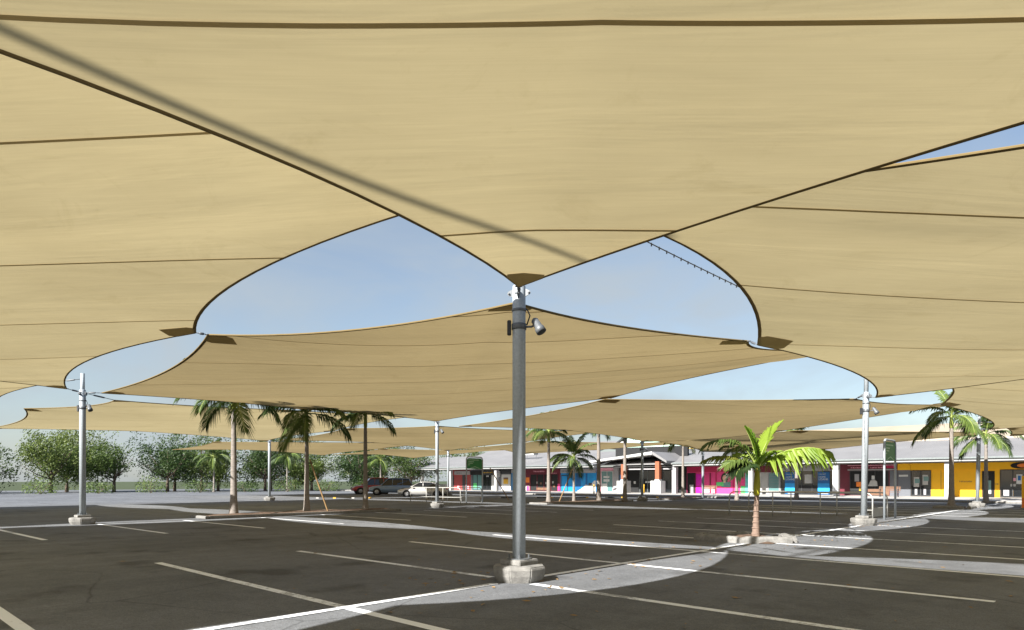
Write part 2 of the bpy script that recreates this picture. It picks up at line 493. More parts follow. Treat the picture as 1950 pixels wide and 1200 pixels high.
M['bark'] = plain('tree_bark', (0.12, 0.09, 0.065), 0.9, 0, 0.3, 6)
M['leafA'] = leaf_mat('tree_leaf', (0.022, 0.05, 0.014), (0.085, 0.13, 0.03))
M['leafB'] = leaf_mat('tree_leaf_light', (0.05, 0.09, 0.02), (0.15, 0.19, 0.045))
M['leafC'] = leaf_mat('shrub_leaf', (0.04, 0.075, 0.018), (0.14, 0.20, 0.05))
M['soil'] = plain('mulch', (0.10, 0.065, 0.045), 0.95, 0, 0.4, 9.0, 0.8, 40)
M['grass'] = plain('verge_grass', (0.04, 0.055, 0.02), 0.95, 0, 0.35, 5.0, 0.6, 60)
M['suv'] = plain('blue_grey_car_paint', (0.17, 0.24, 0.34), 0.35, 0.15, 0.04, 2.0, coat=0.6)
M['silver'] = plain('silver_car_paint', (0.48, 0.47, 0.45), 0.32, 0.4, 0.04, 2.0, coat=0.6)
M['redcar'] = plain('red_car_paint', (0.28, 0.025, 0.03), 0.35, 0.1, 0.04, 2.0, coat=0.6)
M['tyre'] = plain('tyre_rubber', (0.02, 0.02, 0.021), 0.85)
M['rim'] = plain('alloy_rim', (0.42, 0.42, 0.43), 0.4, 0.6, 0.1)
M['carglass'] = glass_mat('car_glass', (0.010, 0.012, 0.015), 0.04)
M['lamp'] = plain('lamp_lens', (0.65, 0.65, 0.62), 0.15)
M['taillamp'] = plain('tail_lamp', (0.45, 0.02, 0.02), 0.25)
M['yellowpaint'] = plain('yellow_marking', (0.62, 0.36, 0.03), 0.7, 0, 0.2, 8)

# ------------------------------------------------------------------ ground
def sheet(name, x0, x1, y0, y1, z, m, parent=None):
    return MB().add([(x0, y0, z), (x1, y0, z), (x1, y1, z), (x0, y1, z)], [(0, 1, 2, 3)]).build(name, m, parent)

ground = structure(sheet('ground', -900, 900, -900, 900, -0.02, M['grass']))
park = structure(sheet('car_park', -130, 60, -40, 62, 0.0, M['asphalt']))

def bay_line(x0, y0, x1, y1, w=0.15, z=0.004):
    a = Vector((x0, y0)); b = Vector((x1, y1)); d = (b - a).normalized(); n = Vector((-d.y, d.x)) * w / 2
    MB().add([(*(a - n), z), (*(b - n), z), (*(b + n), z), (*(a + n), z)], [(0, 1, 2, 3)]).build('bay_line', M['paint'], park)

random.seed(4)
ROWX = -7.36
# the spine line is broken by the pole footings and planters
for y0, y1 in ((-12, 7.55), (8.62, 16.55), (18.7, 25.95), (27.05, 44.9), (49.5, 57)):
    bay_line(ROWX, y0, ROWX, y1, 0.14, 0.0085)
y = -10.55
k = 0
while y < 56:
    skip = 29.5 < y < 33.5
    if not skip:
        if abs(y - 8.03) < 0.3:
            bay_line(-14.05, y, ROWX - 0.55, y); bay_line(ROWX + 0.42, y - 0.1, -1.45, y - 0.25)
        else:
            bay_line(-14.05, y + 0.1, -1.45, y - 0.22)
    y += 3.098; k += 1
# the octagon line round the near footing
oc = [(ROWX + 0.62 * math.cos(a), 8.08 + 0.6 * math.sin(a)) for a in (math.pi * 1.5, math.pi * 1.75, 2 * math.pi, math.pi * .25)]
for sx in (-29.0, -50.5):
    for y0, y1 in ((-8, 24), (28.5, 61)):
        bay_line(sx - 6.6, y0, sx - 6.6, y0 + 0.01)
y = 4.9
while y < 30:
    bay_line(-28.2, y, -21.6, y); y += 3.098
# footpath in front of the shops, with its kerb
fp = structure(MB().box(-96, 30, 58.0, 78, -0.3, 0.15).build('footpath', M['path'], bev=0.03))
for i in range(42):
    x = -96 + i * 3.0
    MB().add([(x, 58.05, .1525), (x + .025, 58.05, .1525), (x + .025, 70.4, .1525), (x, 70.4, .1525)], [(0, 1, 2, 3)]).build('footpath_joint', M['midgrey'], fp)
kerbface = MB().box(-96, 30, 57.86, 57.995, -0.2, 0.135).build('kerb', M['conc'], None, bev=0.03)
structure(kerbface)

def bed(name, p0, p1, w, label):
    a = Vector(p0); b = Vector(p1); d = (b - a); L = d.length; ang = math.atan2(d.y, d.x)
    r = thing(name, ((a.x + b.x) / 2, (a.y + b.y) / 2, 0), label, 'garden bed', None, ang)
    vs = []; fs = []; nx = max(8, int(L / 0.6)); ny = 4
    rnd = random.Random(len(label))
    for i in range(nx + 1):
        for j in range(ny + 1):
            e = 0.0 if j in (0, ny) or i in (0, nx) else 0.05 + rnd.random() * 0.07
            vs.append((-L / 2 + L * i / nx, -w / 2 + w * j / ny, 0.07 + e))
    for i in range(nx):
        for j in range(ny):
            q = i * (ny + 1) + j
            fs.append((q, q + ny + 1, q + ny + 2, q + 1))
    MB().add(vs, fs).build('mulch', M['soil'], r, True)
    for s in (-1, 1):
        MB().box(-L / 2, L / 2, s * w / 2 - 0.07, s * w / 2 + 0.07, 0.0, 0.12).build('kerb_edge', M['conc'], r, bev=0.02)
    for s in (-1, 1):
        MB().box(s * (L / 2 + .075) - 0.07, s * (L / 2 + .075) + 0.07, -w / 2 - .07, w / 2 + .07, 0.0, 0.12).build('kerb_edge', M['conc'], r, bev=0.02)
    return r
bed('planting_bed', (-29.6, 34.6), (-29.2, 44.0), 1.5, 'low mulched garden bed under four palms, facing the blue shopfront')
bed('planting_bed', (-28.8, 49.6), (-28.8, 54.4), 1.4, 'low mulched garden bed of the palm with hanging yellow fronds')
bed('planting_bed', (-29.2, 12.2), (-29.2, 22.0), 1.5, 'low mulched garden bed of the three palms at left')

# ------------------------------------------------------------------ shade sails
SEAM_N = Vector((-math.sin(YAW), math.cos(YAW)))     # seams run across this direction
SEAM_T = Vector((math.cos(YAW), math.sin(YAW)))

def sail(label, C, S, Z=None, n=16, R=12, anchors=None, seams=True, patches=True, off=1.0, cloth='fabric', W=3.65, nopatch=()):
    """C corners (x,y,z) anticlockwise; S inward curve of each edge as a fraction; Z lift of mid-edge"""
    m = len(C)
    if not isinstance(S, (list, tuple)): S = [S] * m
    if Z is None: Z = [0.0] * m
    bd = []; cidx = []
    for i in range(m):
        a = np.array(C[i], float); b = np.array(C[(i + 1) % m], float)
        d = b[:2] - a[:2]; L = np.hypot(*d); nn = np.array([-d[1], d[0]]) / L
        cidx.append(len(bd))
        for k in range(n):
            t = k / n
            p = a + (b - a) * t
            p[:2] += 4 * S[i] * L * t * (1 - t) * nn
            p[2] += 4 * Z[i] * t * (1 - t)
            bd.append(p)
    bd = np.array(bd); nb = len(bd)
    c = bd.mean(axis=0)
    ss = np.linspace(1, 0.06, R)
    G = np.zeros((R, nb, 3))
    for k, s in enumerate(ss):
        G[k] = c + s * (bd - c)
    # hang the cloth: z is solved from its rim
    xy = G[:, :, :2]
    dr = np.linalg.norm(xy[1:] - xy[:-1], axis=2)
    dt = np.linalg.norm(np.roll(xy, -1, 1) - xy, axis=2)
    wr = 1 / np.maximum(dr, .02); wr = wr * 1.0
    wt = 1 / np.maximum(dt, .02)
    # finite-volume style weights
    rowt = np.zeros((R, nb)); rowt[:-1] = dr; rowt[1:] += dr; rowt[1:-1] /= 2
    WT = rowt * wt
    tang = (dt[1:] + dt[:-1]) / 2
    WR = tang * wr
    z = G[:, :, 2].copy()
    for it in range(500):
        num = WT[1:] * np.roll(z, -1, 1)[1:] + np.roll(WT, 1, 1)[1:] * np.roll(z, 1, 1)[1:] + WR * z[:-1]
        den = WT[1:] + np.roll(WT, 1, 1)[1:] + WR
        num[:-1] += WR[1:] * z[2:]; den[:-1] += WR[1:]
        z[1:] = num / den
    z -= 0.10 * (1 - ss[:, None] ** 2)
    G[:, :, 2] = z
    root = thing('shade_sail', (c[0], c[1], 0), label, 'shade sail', 'tan shade sails over the car park')
    G = G - np.array([c[0], c[1], 0])
    bm = bmesh.new()
    V = [[bm.verts.new(G[k, i]) for i in range(nb)] for k in range(R)]
    cv = bm.verts.new(G[-1].mean(axis=0))
    for k in range(R - 1):
        for i in range(nb):
            j = (i + 1) % nb
            bm.faces.new((V[k][i], V[k][j], V[k + 1][j], V[k + 1][i]))
    for i in range(nb):
        bm.faces.new((V[-1][i], V[-1][(i + 1) % nb], cv))
    bm.normal_update()
    full = bpy.data.meshes.new('fabric_panel'); bm.to_mesh(full)
    # cut the cloth along its seams into panels
    pr = G[0][:, 0] * SEAM_N.x + G[0][:, 1] * SEAM_N.y
    base = c[0] * SEAM_N.x + c[1] * SEAM_N.y
    k0 = math.ceil((pr.min() + base - off) / W); offs = []
    kk = k0
    while off + kk * W - base < pr.max() - .3:
        if off + kk * W - base > pr.min() + .3: offs.append(off + kk * W - base)
        kk += 1
    cuts = [None] + (offs if seams else []) + [None]
    nv = Vector((SEAM_N.x, SEAM_N.y, 0))
    for a, b in zip(cuts[:-1], cuts[1:]):
        b2 = bmesh.new(); b2.from_mesh(full)
        cutv = []
        if a is not None:
            r = bmesh.ops.bisect_plane(b2, geom=b2.verts[:] + b2.edges[:] + b2.faces[:], plane_co=nv * a, plane_no=nv, clear_inner=True)
            cutv = [v.co.copy() for v in r['geom_cut'] if isinstance(v, bmesh.types.BMVert)]
        if b is not None:
            bmesh.ops.bisect_plane(b2, geom=b2.verts[:] + b2.edges[:] + b2.faces[:], plane_co=nv * b, plane_no=nv, clear_outer=True)
        if len(b2.faces) == 0:
            b2.free(); continue
        me = bpy.data.meshes.new('fabric_panel'); b2.to_mesh(me); b2.free()
        link('fabric_panel', me, M[cloth], root, True)
        if len(cutv) > 2:
            cutv.sort(key=lambda v: v.x * SEAM_T.x + v.y * SEAM_T.y)
            vs = []; fs = []
            for q in cutv:
                vs.append(tuple(q + nv * -.027 + Vector((0, 0, -.012)))); vs.append(tuple(q + nv * .027 + Vector((0, 0, -.012))))
            for i in range(len(cutv) - 1):
                fs.append((2 * i, 2 * i + 1, 2 * i + 3, 2 * i + 2))
            MB().add(vs, fs).build('seam', M['seam'], root)
    bm.free()
    # hem pocket and its cable, edge by edge
    B = G[0]
    for i in range(m):
        ids = [(cidx[i] + k) % nb for k in range(n + 1)]
        vs = []; fs = []
        for q in ids:
            p = Vector(B[q]); inn = (Vector(G[1][q]) - p); inn = inn.normalized() * 0.06
            vs += [tuple(p + Vector((0, 0, -.014))), tuple(p + inn + Vector((0, 0, -.014)))]
        for k in range(n):
            fs.append((2 * k, 2 * k + 1, 2 * k + 3, 2 * k + 2))
        h = MB().add(vs, fs)
        h.tube([B[q] for q in ids], 0.018, 6)
        h.build('hem', M['hem'], root, False)
    if patches:
        for i in range(m):
            if i in nopatch: continue
            ci = cidx[i]
            def along(step, dist):
                p = Vector(B[ci]); q = ci; left = dist
                while True:
                    q2 = (q + step) % nb; e = Vector(B[q2]) - Vector(B[q])
                    if e.length >= left: return Vector(B[q]) + e * (left / e.length)
                    left -= e.length; q = q2
            c0_ = Vector(B[ci]); e1 = along(1, .62); e0 = along(-1, .62)
            inn = (Vector(G[1][ci]) - c0_).normalized()
            k1 = e1 + inn * .2; k0 = e0 + inn * .2; tip = c0_ + inn * .8
            dn = Vector((0, 0, -.022))
            vs = [tuple(v + dn) for v in (c0_, e1, k1, tip, k0, e0)]; fs = [(0, 1, 2), (0, 2, 3), (0, 3, 4), (0, 4, 5)]
            MB().add(vs, fs).build('corner_patch', M['patch'], root)
    # turnbuckles from the corners to whatever holds them
    if anchors:
        for i, a in anchors:
            p = Vector(C[i]) - Vector((c[0], c[1], 0)); q = Vector(a) - Vector((c[0], c[1], 0))
            d = (q - p)
            if d.length < .05: continue
            tb = MB().tube([p, q], 0.012, 6)
            tb.tube([p + d * .3, p + d * .36, p + d * .64, p + d * .7], [.012, .03, .03, .012], 8)
            ring = [p + d.normalized() * .05 * math.cos(t) + Vector((0, 0, 1)).cross(d).normalized() * .05 * math.sin(t) for t in [k * math.pi / 5 for k in range(10)]]
            tb.tube(ring, .012, 5, closed=True)
            tb.build('turnbuckle', M['galv2'], root, True)
    return root

A_ = (-7.36, 8.1); B_ = (-7.4, 26.5); D_ = (-7.36, 48.8); G_ = (-30.6, 26.5); H_ = (-28.3, 45.2); J_ = (-50.2, 44.9)
P_ = (-28.4, 55.2); K_ = (-28.4, 7.6); L_ = (-50.9, 26.6); N_ = (-50.4, 55.8)

sail('big tan sail overhead, its corner held by the near grey pole',
     [(-7.05, 7.75, 4.58), (-7.1, -2.3, 5.0), (-7.1, -10.2, 4.6), (2.6, -10.4, 5.1), (12.6, -10.2, 4.6), (12.9, -1.2, 5.2), (12.6, 7.8, 4.6), (3.05, 7.73, 4.85)],
     [.13, .08, .05, .05, .05, .05, .06, .06], [-.26, 0, 0, 0, 0, 0, 0, -.13], anchors=[(0, (*A_, 4.62))], off=.85, W=3.6)
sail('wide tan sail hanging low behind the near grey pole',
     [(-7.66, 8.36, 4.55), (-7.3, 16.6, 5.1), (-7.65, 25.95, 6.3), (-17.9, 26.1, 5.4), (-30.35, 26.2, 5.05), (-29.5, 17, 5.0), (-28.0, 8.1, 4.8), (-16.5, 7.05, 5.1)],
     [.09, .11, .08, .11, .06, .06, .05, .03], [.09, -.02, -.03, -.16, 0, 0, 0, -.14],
     anchors=[(0, (*A_, 4.58)), (1, (-6.66, 15.65, 4.78)), (2, (*B_, 6.32)), (4, (*G_, 5.05)), (6, (*K_, 4.8)), (3, (-18.2, 26.25, 5.4)), (7, (-16.5, 6.76, 5.1))], off=1.4, cloth='fabric_dim')
sail('tan sail at right with curved left edge, reaching over to the second pole',
     [(-5.25, 7.05, 5.10), (2.3, 8.9, 4.7), (12.6, 8.3, 4.6), (12.9, 17, 5.1), (12.6, 26.2, 4.6), (2.2, 26.4, 5.15), (-6.86, 25.95, 4.48), (-6.66, 15.65, 4.78)],
     [.068, .06, .05, .05, .05, .11, .08, .075], [.15, 0, 0, 0, 0, -.18, -.04, .19],
     anchors=[(0, (*A_, 5.3)), (6, (*B_, 4.6))], off=1.3, W=3.65)
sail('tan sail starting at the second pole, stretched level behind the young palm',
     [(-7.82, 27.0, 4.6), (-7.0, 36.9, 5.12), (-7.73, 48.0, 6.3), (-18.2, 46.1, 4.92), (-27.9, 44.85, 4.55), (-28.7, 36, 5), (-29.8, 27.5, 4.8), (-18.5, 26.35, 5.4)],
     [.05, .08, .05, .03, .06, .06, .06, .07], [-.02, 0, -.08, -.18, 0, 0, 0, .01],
     anchors=[(0, (*B_, 4.66)), (2, (*D_, 6.3)), (4, (*H_, 4.6)), (1, (-6.9, 36.5, 5.1))], off=1.2, cloth='fabric_dim')
sail('tan sail at the right edge, its rounded left end above the far palm',
     [(-5.9, 27.2, 5.04), (2.5, 27.7, 5), (12.6, 27.2, 4.6), (12.9, 38, 5.1), (12.6, 48.4, 4.6), (2.5, 48.4, 5.1), (-6.73, 48.2, 4.58), (-6.9, 36.5, 5.1)],
     [.1, .06, .05, .05, .05, .08, .08, .08], [.1, 0, 0, 0, 0, -.1, -.12, .22],
     anchors=[(0, (*B_, 5.2)), (6, (*D_, 4.7))], off=1.0)
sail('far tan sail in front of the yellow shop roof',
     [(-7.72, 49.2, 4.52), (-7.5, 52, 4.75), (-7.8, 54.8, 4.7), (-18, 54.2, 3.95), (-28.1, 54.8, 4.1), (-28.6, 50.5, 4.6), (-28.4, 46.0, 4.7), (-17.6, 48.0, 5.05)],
     [.05, .05, .06, .06, .06, .06, .08, .10], [0, 0, 0, -.1, 0, 0, 0, .04], anchors=[(0, (*D_, 4.6)), (4, (*P_, 4.15))], n=12, off=.6, cloth='fabric_dim')
sail('small far sail past the right edge above the oval shop sign',
     [(-5.9, 49.6, 5.0), (2.5, 49.7, 5), (12.6, 49.4, 4.6), (12.6, 56.6, 4.6), (2.5, 56.4, 4.9), (-6.7, 56.6, 4.6), (-6.6, 54, 5.0)],
     .07, anchors=[(0, (*D_, 5.1))], n=12, off=.6, cloth='fabric_dim')
sail('tan sail at upper left, its far edge curving beside the overhead sail',
     [(-7.1, 6.45, 5.55), (-16.5, 6.76, 5.1), (-27.6, 6.9, 4.8), (-28.2, -2, 5), (-27.8, -10.5, 4.7), (-17.5, -10.6, 5.1), (-7.5, -10.4, 5.2), (-7.4, -1.2, 5.42)],
     [.10, .08, .06, .06, .05, .05, .02, .015], [-.13, 0, 0, 0, 0, 0, 0, 0], anchors=[(0, (*A_, 5.75)), (2, (*K_, 4.8))], off=.3, nopatch=(0,))
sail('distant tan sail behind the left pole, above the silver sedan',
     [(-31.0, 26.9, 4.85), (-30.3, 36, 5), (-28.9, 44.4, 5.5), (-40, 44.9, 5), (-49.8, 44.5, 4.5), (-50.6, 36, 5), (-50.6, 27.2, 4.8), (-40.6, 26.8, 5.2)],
     .07, anchors=[(0, (*G_, 4.95)), (4, (*J_, 4.6)), (2, (*H_, 5.5))], n=12, off=.8, cloth='fabric_dim')
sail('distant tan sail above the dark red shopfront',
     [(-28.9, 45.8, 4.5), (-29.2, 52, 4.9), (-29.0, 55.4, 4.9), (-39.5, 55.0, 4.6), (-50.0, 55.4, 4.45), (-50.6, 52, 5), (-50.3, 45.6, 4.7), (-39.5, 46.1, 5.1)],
     .07, anchors=[(0, (*H_, 4.6)), (4, (*N_, 4.6))], n=12, off=.2, cloth='fabric_dim')
sail('tan sail far left beyond the two tall palms',
     [(-29.2, 8.9, 4.7), (-30.3, 17, 5), (-31.2, 25.7, 5.4), (-41, 26.1, 5), (-50.6, 26.2, 4.7), (-51, 17, 5), (-50.6, 8.6, 4.7), (-40, 8.2, 5.1)],
     .07, anchors=[(0, (*K_, 4.8)), (2, (*G_, 5.4)), (4, (*L_, 4.75))], n=12, off=.5)
sail('tan sail at the far left edge, nearest the camera on that side',
     [(-29.0, 7.0, 5.2), (-40, 7.2, 5), (-50.5, 7.0, 4.7), (-51, -2, 5), (-50.5, -10, 4.7), (-40, -10.5, 5), (-29, -10, 4.8), (-28.9, -2, 5)],
     .07, anchors=[(0, (*K_, 5.3))], n=12, off=.5)
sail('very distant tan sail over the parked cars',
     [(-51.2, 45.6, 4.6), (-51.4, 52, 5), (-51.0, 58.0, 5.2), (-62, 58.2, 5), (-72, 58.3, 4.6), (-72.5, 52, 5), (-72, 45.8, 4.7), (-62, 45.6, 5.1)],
     .07, anchors=[(0, (*J_, 4.7))], n=10, R=8, off=.5, cloth='fabric_dim')
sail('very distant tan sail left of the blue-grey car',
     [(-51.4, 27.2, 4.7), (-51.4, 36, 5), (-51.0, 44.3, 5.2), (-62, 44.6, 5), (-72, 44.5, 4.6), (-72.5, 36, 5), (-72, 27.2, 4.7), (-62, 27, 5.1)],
     .07, anchors=[(0, (*L_, 4.8))], n=10, R=8, off=.5, cloth='fabric_dim')

# ------------------------------------------------------------------ poles
def pole(loc, label, z_low=4.72, mast=0.0, cams=True, foot=True, r=.105, foot_rot=0.0, detail=True, lean=0.0):
    root = thing('shade_pole', (loc[0], loc[1], 0), label, 'pole', 'galvanised poles that hold the shade sails')
    if lean: root.rotation_euler = (0, lean, 0)
    zb = 0.32 if foot else 0.0
    cp = MB().lathe([(r, zb), (r, z_low - .02), (r * .93, z_low), (.0, z_low + .004)], 24).build('column', M['galv'], root, True)
    if foot:
        o = math.pi / 8 + foot_rot
        ft = MB().lathe([(.36, -.1), (.385, .0), (.43, .10), (.445, .20), (.43, .245), (.33, .26), (.0, .262)], 8, rot=o).build('footing', M['conc'], root, bev=.018)
        MB().lathe([(.31, .258), (.315, .33), (.30, .345), (.0, .346)], 4, rot=o + math.pi / 8).build('footing_cap', M['conc'], ft, bev=.015)
        MB().lathe([(.20, .345), (.20, .362), (.0, .363)], 16).build('base_plate', M['galv2'], root)
        for k in range(4):
            a = math.pi / 4 + k * math.pi / 2
            MB().lathe([(.016, .36), (.016, .42), (.0, .421)], 6, (.155 * math.cos(a), .155 * math.sin(a), 0)).build('anchor_bolt', M['galv2'], root)
    if mast:
        MB().lathe([(r * .72, z_low - .3), (r * .66, mast), (0, mast + .01)], 18).build('mast', M['galv'], root, True)
    if detail:
        # lugs for the sail corners
        for k, a in enumerate((.4, 2.1, 3.7, 5.3)):
            b = MB()
            ca, sa = math.cos(a), math.sin(a)
            z = z_low - .12 - .04 * (k % 2)
            for t in (-.008, .008):
                pass
            p = [(r * .9, -.07), (r + .07, -.03), (r + .088, 0), (r + .07, .03), (r * .9, .07)]
            vs = []
            for s in (-.008, .008):
                vs += [(x * ca - s * sa, x * sa + s * ca, z + zz) for x, zz in p]
            b.rings([vs[:5], vs[5:]])
            lg = b.build('lug_plate', M['galv2'], root)
            MB().tube([((r + .06) * ca + .04 * sa, (r + .06) * sa - .04 * ca, z), ((r + .06) * ca - .04 * sa, (r + .06) * sa + .04 * ca, z)], .016, 8).build('shackle_pin', M['galv2'], lg)
        MB().lathe([(r + .004, z_low - .42), (r + .012, z_low - .41), (r + .012, z_low - .385), (r + .004, z_low - .375)], 24).build('weld_collar', M['galv2'], root, True)
    if cams:
        zc = z_low - .66
        MB().lathe([(r + .004, zc - .05), (r + .014, zc - .045), (r + .014, zc + .045), (r + .004, zc + .05)], 24).build('clamp_band', M['galv2'], root, True)
        # floodlight on the camera's right, its back box on the left
        rx, ry = math.cos(YAW), math.sin(YAW)
        def P(u, w, z): return (u * rx - w * ry, u * ry + w * rx, z)
        arm = MB().tube([P(r, 0, zc), P(r + .10, -.02, zc), P(r + .13, -.03, zc + .02)], .018, 8).build('lamp_arm', M['galv2'], root)
        hd = MB()
        ax = Vector(P(.5, -.35, 0)).normalized() * .55 + Vector((0, 0, -.83)); ax.normalize()
        c0 = Vector(P(r + .13, -.03, zc + .12))
        hd.tube([c0, c0 + ax * .03, c0 + ax * .17, c0 + ax * .19, c0 + ax * .27], [.03, .06, .065, .08, .085], 12)
        lamp = hd.build('floodlight', M['galv2'], root, True)
        hd2 = MB().tube([c0 + ax * .271, c0 + ax * .276], .07, 12).build('lens', M['dark'], lamp)
        MB().tube([P(r + .02, 0, zc + .03), P(r + .07, 0, zc + .18), P(r + .03, 0, zc + .27), P(r - .01, 0, zc + .3)], .011, 6).build('cable_loop', M['dark'], root, True)
        bx = MB()
        for du in (0,):
            q = [P(-r - .02, -.05, 0), P(-r - .085, -.05, 0), P(-r - .085, .06, 0), P(-r - .02, .06, 0)]
            bx.rings([[(x, y, zc - .13) for x, y, _ in q], [(x, y, zc + .10) for x, y, _ in q]])
        bx.build('junction_box', M['dark'], root, bev=.01)
    return root

pole(A_, 'near galvanised pole on an octagonal concrete footing, in front of the sails', 4.72, 6.55)
pole(B_, 'second pole with a taller mast, standing beside the right green sign', 4.75, 7.4, lean=.018)
pole(D_, 'third pole in the row, in front of the yellow shop', 4.75, 6.5, lean=.02)
pole(G_, 'pole in front of the silver sedan at left', 5.15, 0, r=.10)
pole(H_, 'pole in front of the dark entrance with brick pillars', 4.65, 5.6, r=.10)
pole(J_, 'far pole behind the left green sign', 4.65, 0, r=.10, foot=True)
pole(P_, 'far pole close to the pink shopfront', 4.3, 0, cams=False, foot=False)
pole(K_, 'pole at the far left edge of the picture', 4.9, 5.5)
pole(L_, 'distant pole behind the two tall left palms', 4.8, 0, cams=False)
pole(N_, 'distant pole near the white column by the red shop', 4.7, 0, cams=False, foot=False)

# tall light mast that throws the long bar of shade on the overhead sail
lm = thing('light_mast', (-5.75, -11.0, 0), 'tall light mast well behind the camera, its shadow crossing the overhead sail', 'light pole')
MB().lathe([(.10, 0), (.09, 5), (.06, 18.0), (0, 18.01)], 14).build('mast', M['galv'], lm, True)
MB().lathe([(.45, -.1), (.45, .24), (.3, .26), (0, .262)], 8).build('footing', M['conc'], lm, bev=.02)
MB().box(-.5, .5, -.06, .06, 17.95, 18.05).build('cross_arm', M['galv2'], lm)
for s in (-1, 1):
    MB().box(s * .42 - .15, s * .42 + .15, -.12, .16, 17.74, 17.94).build('floodlight', M['dark'], lm, bev=.02)

# catenary cable with clips above the right sail
cbl = thing('overhead_cable', (-7.36, 17.3, 0), 'thin cable with small clips strung between the near pole and the second pole', 'cable')
cp0 = Vector((-7.36, 8.16, 6.48)) - cbl.location; cp1 = Vector((-7.4, 26.42, 6.55)) - cbl.location
pts = [cp0.lerp(cp1, t / 60) - Vector((0, 0, .12 * 4 * (t / 60) * (1 - t / 60))) for t in range(61)]
MB().tube(pts, .012, 6).build('wire', M['dark'], cbl)
for t in range(1, 60):
    p = pts[t]
    MB().tube([p + Vector((0, 0, .02)), p - Vector((0, 0, .05))], .014, 5).build('clip', M['dark'], cbl)


# ------------------------------------------------------------------ palms
def frond_mesh(name, L, elev, droop, ll, npair, lw, seed, mat_, hang=0.35, fwd=0.5, start=0.16, twist=0.0):
    """one pinnate frond heading +X: midrib and folded leaflets"""
    rnd = random.Random(seed)
    nseg = 14; pts = []; tg = []
    x = z = 0.0
    for i in range(nseg + 1):
        t = i / nseg
        th = rad(elev - droop * t ** 1.25)
        pts.append(Vector((x, twist * math.sin(t * 2.2) * L * .1, z))); tg.append(th)
        x += math.cos(th) * L / nseg; z += math.sin(th) * L / nseg
    b = MB()
    b.tube(pts, [0.022 * (L / 2) * (1 - .82 * i / nseg) + .003 for i in range(nseg + 1)], 5)
    nr = len(b.f)
    for k in range(npair):
        t = start + (1 - start) * (k + .5) / npair
        f = t * nseg; i = min(int(f), nseg - 1); u = f - i
        p = pts[i].lerp(pts[i + 1], u)
        th = tg[i] * (1 - u) + tg[i + 1] * u
        T = Vector((math.cos(th), 0, math.sin(th))); U = Vector((-math.sin(th), 0, math.cos(th)))
        prof = (math.sin(math.pi * min(1, .12 + .86 * t)) ** .55)
        for sgn in (-1, 1):
            l = ll * prof * rnd.uniform(.86, 1.1)
            a = fwd + .5 * t
            d = (Vector((0, sgn, 0)) * math.cos(a) + T * math.sin(a) + U * .28).normalized()
            w = T * lw * .5
            m1 = p + d * l * .5 + Vector((0, 0, -hang * l * .12 * rnd.uniform(.6, 1.4)))
            m2 = p + d * l * .92 + Vector((0, 0, -hang * l * .62 * rnd.uniform(.6, 1.3)))
            q = U * lw * .18
            b.add([p - w * .6, p + w * .6, m1 + w - q, m1 + q, m1 - w - q, m2 + w * .12, m2 - w * .12],
                  [(0, 1, 2, 3), (0, 3, 4), (3, 2, 5), (3, 5, 6), (4, 3, 6)])
    me = bpy.data.meshes.new(name)
    me.from_pydata(b.v, [], b.f); me.validate(); me.update()
    me.materials.append(M['rachis']); me.materials.append(mat_)
    idx = [0 if i < nr else 1 for i in range(len(me.polygons))]
    me.polygons.foreach_set('material_index', idx)
    return me

FR = []
for v, (e, dr) in enumerate(((78, 55), (60, 70), (42, 80), (25, 85), (5, 75), (-18, 60))):
    for s_ in range(2):
        FR.append((e, frond_mesh('frond', 1.9, e, dr, .56, 34, .062, 10 * v + s_, M['frond'] if (v + s_) % 3 else M['fronddark'], hang=.8 + .12 * v, twist=rnd_ if (rnd_ := (s_ - .5)) else 0)))
FRY = [frond_mesh('frond', 1.8, e, dr, .5, 24, .06, 90 + e, M['frondyellow'], hang=1.3) for e, dr in ((20, 95), (-10, 70))]

def add_fronds(root, z, n, size, seed, lowest=-20, tilt=0.0, yellow=0):
    rnd = random.Random(seed)
    pool = [f for f in FR if f[0] >= lowest]
    for i in range(n):
        u = i / max(1, n - 1)
        want = 80 - u * (80 - lowest)
        e, me = min(pool, key=lambda f: abs(f[0] - want) + rnd.random() * 9)
        if yellow and i >= n - yellow: me = FRY[i % 2]
        o = bpy.data.objects.new('frond', me); col.objects.link(o); o.parent = root
        o.location = (0, 0, z - .02 * i * .5)
        o.rotation_euler = (rnd.uniform(-.12, .12), rnd.uniform(-.08, .08), i * 2.399 + rnd.uniform(-.3, .3))
        s = size * rnd.uniform(.88, 1.1); o.scale = (s, s, s)

